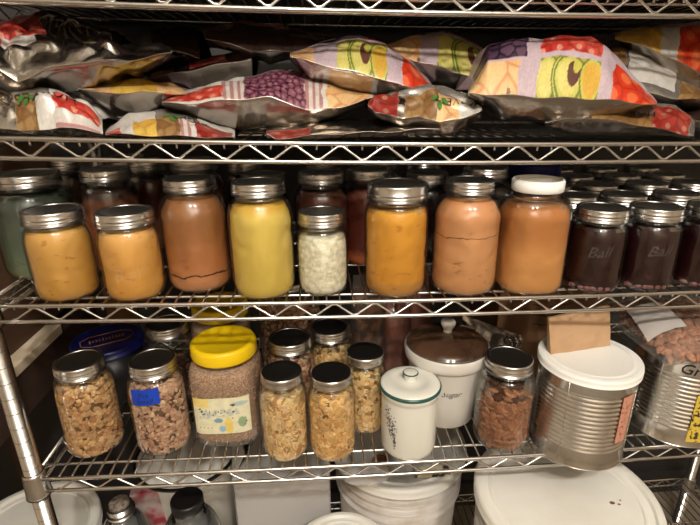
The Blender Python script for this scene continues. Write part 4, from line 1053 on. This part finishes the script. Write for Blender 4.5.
for (dx, dy, r) in ((.075,-.02,.0035),(.085,-.024,.002),(.092,-.016,.0015),(.02,-.10,.0022),(-.07,-.075,.003)):
    sm.add([(dx+r*math.cos(a)*1.4, dy+r*math.sin(a), -.3622-deck(5,.333)-.0036) for a in [k*PI/4 for k in range(8)]], [tuple(range(8))], M['card'], smooth=False)
sm.build('dirt_speck', b1)
pail(.088, .290, .150, -.475, 'stained white ribbed bucket below the lidded crock', ribs=4)
pail(-.060, .060, .098, -.545, 'small white pail whose lid edge shows at the bottom centre')
pail(-.688, .150, .126, -.525, 'white bucket at the far left bottom beside the post')
# things on the stained bucket's lid
cp = MB(); zt = -.4795+.0045
v = []; nu = 24
for i in range(nu):
    a = 2*PI*i/nu; v.append((.052*math.cos(a), .030*math.sin(a), .0))
for i in range(nu):
    a = 2*PI*i/nu; v.append((.046*math.cos(a)+.002*math.sin(5*a), .026*math.sin(a), .014+.004*math.sin(3*a)))
v.append((0,0,.016)); f = [(i,(i+1)%nu,nu+(i+1)%nu,nu+i) for i in range(nu)]+[(nu+i,nu+(i+1)%nu,2*nu) for i in range(nu)]
cp.add(v, f, M['whitecard']); tag(cp.build('crumpled_packet', None, (.000,.190,-.4745)), 'white crumpled packet on the stained bucket lid under the wires', 'packet')
cp2 = MB().lathe([(.0001,0),(.018,0),(.019,.012),(.0001,.013)], M['almond'], 24); tag(cp2.build('orange_cap', None, (.035,.218,-.4745)), 'small orange-brown cap on the stained bucket lid', 'cap')
bk = MB().box((-.035,-.010,0), (.040,.010,.012), mat('small box print', rgb(206,192,156), .7, col2=rgb(60,52,44), scale=60, sharp=(.55,.6))); tag(bk.build('small_box', None, (.140,.182,-.4745), bevel=.001), 'small pale box with dark print on the stained bucket lid', 'box')
# white carton with an open flap
wc = thing('cardboard_carton', 'white cardboard carton with an open flap at the bottom left of centre', 'box', (-.185,.300,deck(5,-.185)), .03)
h_ = -.480-deck(5,-.185)
mb = MB(); w, d, t = .105, .095, .003
mb.box((-w,-d,0),(w,d,t),M['whitecard']).box((-w,-d,0),(w,-d+t,h_),M['whitecard']).box((-w,d-t,0),(w,d,h_),M['whitecard']).box((-w,-d,0),(-w+t,d,h_),M['whitecard']).box((w-t,-d,0),(w,d,h_),M['whitecard'])
mb.build('carton_body', wc)
fl = MB(); fl.add([(-w,-d,h_),(w,-d,h_),(w-.01,-d+.15,h_+.006),(-w+.05,-d+.15,h_+.012),(-w,-d,h_-.0015),(w,-d,h_-.0015),(w-.01,-d+.15,h_+.0045),(-w+.05,-d+.15,h_+.0105)], [(0,1,2,3),(7,6,5,4),(0,4,5,1),(1,5,6,2),(2,6,7,3),(3,7,4,0)], M['whitecard'], smooth=False); fl.build('top_flap', wc)
fl = MB(); fl.add([(-w,-d,h_),(-w,d,h_),(-w-.02,d,h_+.055),(-w+.03,-d+.02,h_+.055),(-w-.0015,-d,h_),(-w-.0015,d,h_),(-w-.0215,d,h_+.055),(-w+.0285,-d+.02,h_+.055)], [(0,1,2,3),(7,6,5,4),(0,4,5,1),(1,5,6,2),(2,6,7,3),(3,7,4,0)], M['whitecard'], smooth=False); fl.build('side_flap', wc)
# round tub with a dark rim behind the jugs
tb = thing('storage_tub', 'large pale tub with a thin dark rim behind the two glass jugs', 'tub', (-.408,.310,deck(5,-.410)), 0)
hh = -.490-deck(5,-.385)
MB().lathe([(.0001,0),(.095,0),(.10,.004),(.112,hh-.01),(.114,hh),(.108,hh+.003),(.0001,hh+.003)], M['white'], 64).build('tub_body', tb)
MB().lathe([(.1135,hh-.003),(.1165,hh-.002),(.1165,hh+.003),(.113,hh+.004),(.1105,hh+.003)], M['black'], 64).build('dark_rim', tb)
# glass jugs
def jug(x, y, R, zt, rl, plate, label, lidm):
    z0 = deck(5,x); h = zt-z0; root = thing('glass_jug', label, 'jug', (x,y,z0))
    pr = [(.0001,.003),(R*.9,.003),(R,.012),(R,h*.62)]
    for k in range(1,10):
        a = k/9*PI/2; pr.append((rl+(R-rl)*math.cos(a), h*.62+(h*.38-.04)*math.sin(a)))
    pr += [(rl-.002,h-.038),(rl-.002,h-.006)]
    g = MB().lathe(pr, M['glass_thick'], 48); g.lathe([(max(.0001,r-.003),z+.002) for r,z in pr][::-1], M['glass_thick'], 48); g.build('glass_body', root)
    if lidm == 'black':
        MB().lathe([(rl,h-.022),(rl+.002,h-.022),(rl+.0025,h-.004),(rl,h),(.0001,h)], M['black'], 40).build('screw_cap', root)
    else:
        MB().lathe([(rl-.002,h-.028),(rl+.004,h-.028),(rl+.005,h-.022),(rl+.001,h-.020),(rl+.001,h-.010),(rl-.003,h-.008)], M['steel'], 40).build('wire_ring', root)
        MB().lathe([(rl-.004,h-.02),(rl-.004,h-.002),(rl-.007,h),(.0001,h)], mat('speckled stopper', rgb(150,138,124), .5, col2=rgb(90,80,70), scale=150), 40).build('stopper', root)
jug(-.490, .130, .050, -.440, .022, None, 'glass jug with a speckled grey stopper at the bottom left', 'ring')
jug(-.352, .105, .060, -.418, .028, None, 'glass jug with a black screw cap at the bottom, left of the white carton', 'black')
pk = thing('red_packet', 'pale packet with a red blurred print behind the leftmost glass jug', 'packet', (-.455,.215,deck(5,-.455)), .2)
MB().box((-.05,-.012,0),(.03,.012,.30), mat('red and pale packet', rgb(190,176,172), .5, col2=rgb(170,60,70), scale=16, sharp=(.5,.62))).build('packet_body', pk, bevel=.003)

# ------------------------------------------------------------------ brown cabinet left of the rack
cab = thing('wooden_cabinet', 'dark brown wooden cabinet with a cream ledge left of the rack', 'cabinet', (-.90,.20,FLOOR), 0)
zb = -.235-FLOOR; zl = -.152-FLOOR
MB().box((-.28,-.19,zb),(.287,.25,zl),M['darkwood']).build('lower_panel', cab, bevel=.003)
MB().box((-.28,-.20,zl),(.290,.09,zl+.020),M['cream']).build('ledge', cab, bevel=.002, label='cream painted ledge')
MB().box((-.28,-.17,zl+.018),(.262,.25,zl+.40),mat('brown panel', rgb(110,82,60), .7, col2=rgb(92,66,48), scale=10)).build('upper_panel', cab, bevel=.003)
for (a,b) in ((-.26,-.17),(.02,-.17),(-.26,.22),(.02,.22)): MB().box((a,b,0),(a+.03,b+.03,zb),M['darkwood']).build('leg', cab)
bt = thing('cardboard_sheet', 'tan cardboard piece standing at the left end of the lower shelf', 'cardboard', (-.535,.36,deck(4,-.535)), 0)
MB().box((-.012,-.005,0),(.05,.0,.190),M['card']).build('sheet', bt)

# ------------------------------------------------------------------ room
def wallbox(name, a, b, m): struct(MB().box(a, b, m), name)
X0, X1, Y0_, Y1_, Z1_ = -2.1, 2.2, -2.5, .56, 1.55
wallbox('floor', (X0,Y0_,FLOOR-.1), (X1,Y1_,FLOOR), M['floor'])
wallbox('ceiling', (X0,Y0_,Z1_), (X1,Y1_,Z1_+.1), M['ceil'])
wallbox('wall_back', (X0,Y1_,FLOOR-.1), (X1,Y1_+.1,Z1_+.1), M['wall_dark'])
wallbox('wall_front', (X0,Y0_-.1,FLOOR-.1), (X1,Y0_,Z1_+.1), M['wall'])
wallbox('wall_left', (X0-.1,Y0_-.1,FLOOR-.1), (X0,Y1_+.1,Z1_+.1), M['wall'])
wallbox('wall_right', (X1,Y0_-.1,FLOOR-.1), (X1+.1,Y1_+.1,Z1_+.1), M['wall'])
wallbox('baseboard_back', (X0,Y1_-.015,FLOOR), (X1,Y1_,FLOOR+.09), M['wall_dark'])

# two warm ceiling bulbs in a fixture
LX, LY, LZ = .10, -1.30, 1.22
fx = thing('ceiling_light', 'two-bulb ceiling fixture in the room in front of the rack', 'ceiling light', (LX,LY,Z1_), 0)
MB().lathe([(.0001,0),(.07,0),(.06,-.03),(.0001,-.035)], M['steel'], 40).build('ceiling_plate', fx)
MB().tube([(-.22,0,-.06),(.22,0,-.06)], .008, M['steel']).tube([(0,0,-.03),(0,0,-.06)], .008, M['steel']).build('arm', fx)
for s_ in (-1,1):
    MB().tube([(s_*.22,0,-.06),(s_*.22,0,-.27)], .012, M['steel']).build('socket', fx)
    L = bpy.data.lights.new('bulb', 'POINT'); L.energy = 50; L.color = (1,.945,.87); L.shadow_soft_size = .045
    o = bpy.data.objects.new('bulb', L); C.objects.link(o); o.location = (LX+s_*.22, LY, LZ)

w = bpy.data.worlds.new('world'); bpy.context.scene.world = w; w.use_nodes = True
w.node_tree.nodes['Background'].inputs[0].default_value = (1,.86,.70,1); w.node_tree.nodes['Background'].inputs[1].default_value = .05

# ------------------------------------------------------------------ camera
yaw, pit, rol = .0727, .3477, -.009
f0 = Vector((math.sin(yaw), math.cos(yaw), 0)); r0 = Vector((math.cos(yaw), -math.sin(yaw), 0)); up = Vector((0,0,1))
Fw = f0*math.cos(pit)-up*math.sin(pit); Up = up*math.cos(pit)+f0*math.sin(pit)
Rt = r0*math.cos(rol)+Up*math.sin(rol); U2 = -r0*math.sin(rol)+Up*math.cos(rol)
cam = bpy.data.cameras.new('camera'); co = bpy.data.objects.new('camera', cam); C.objects.link(co)
mt = Matrix((Rt, U2, -Fw)).transposed().to_4x4(); mt.translation = Vector((-.0892,-.6179,.3085)); co.matrix_world = mt
cam.sensor_width = 36; cam.lens = 477.763/700*36; cam.clip_start = .02; cam.clip_end = 20
sc_ = bpy.context.scene; sc_.camera = co
sc_.view_settings.view_transform = 'Standard'; sc_.view_settings.look = 'None'; sc_.view_settings.exposure = 0.0; sc_.view_settings.gamma = 1
sc_.cycles.transparent_max_bounces = 24; sc_.cycles.max_bounces = 8
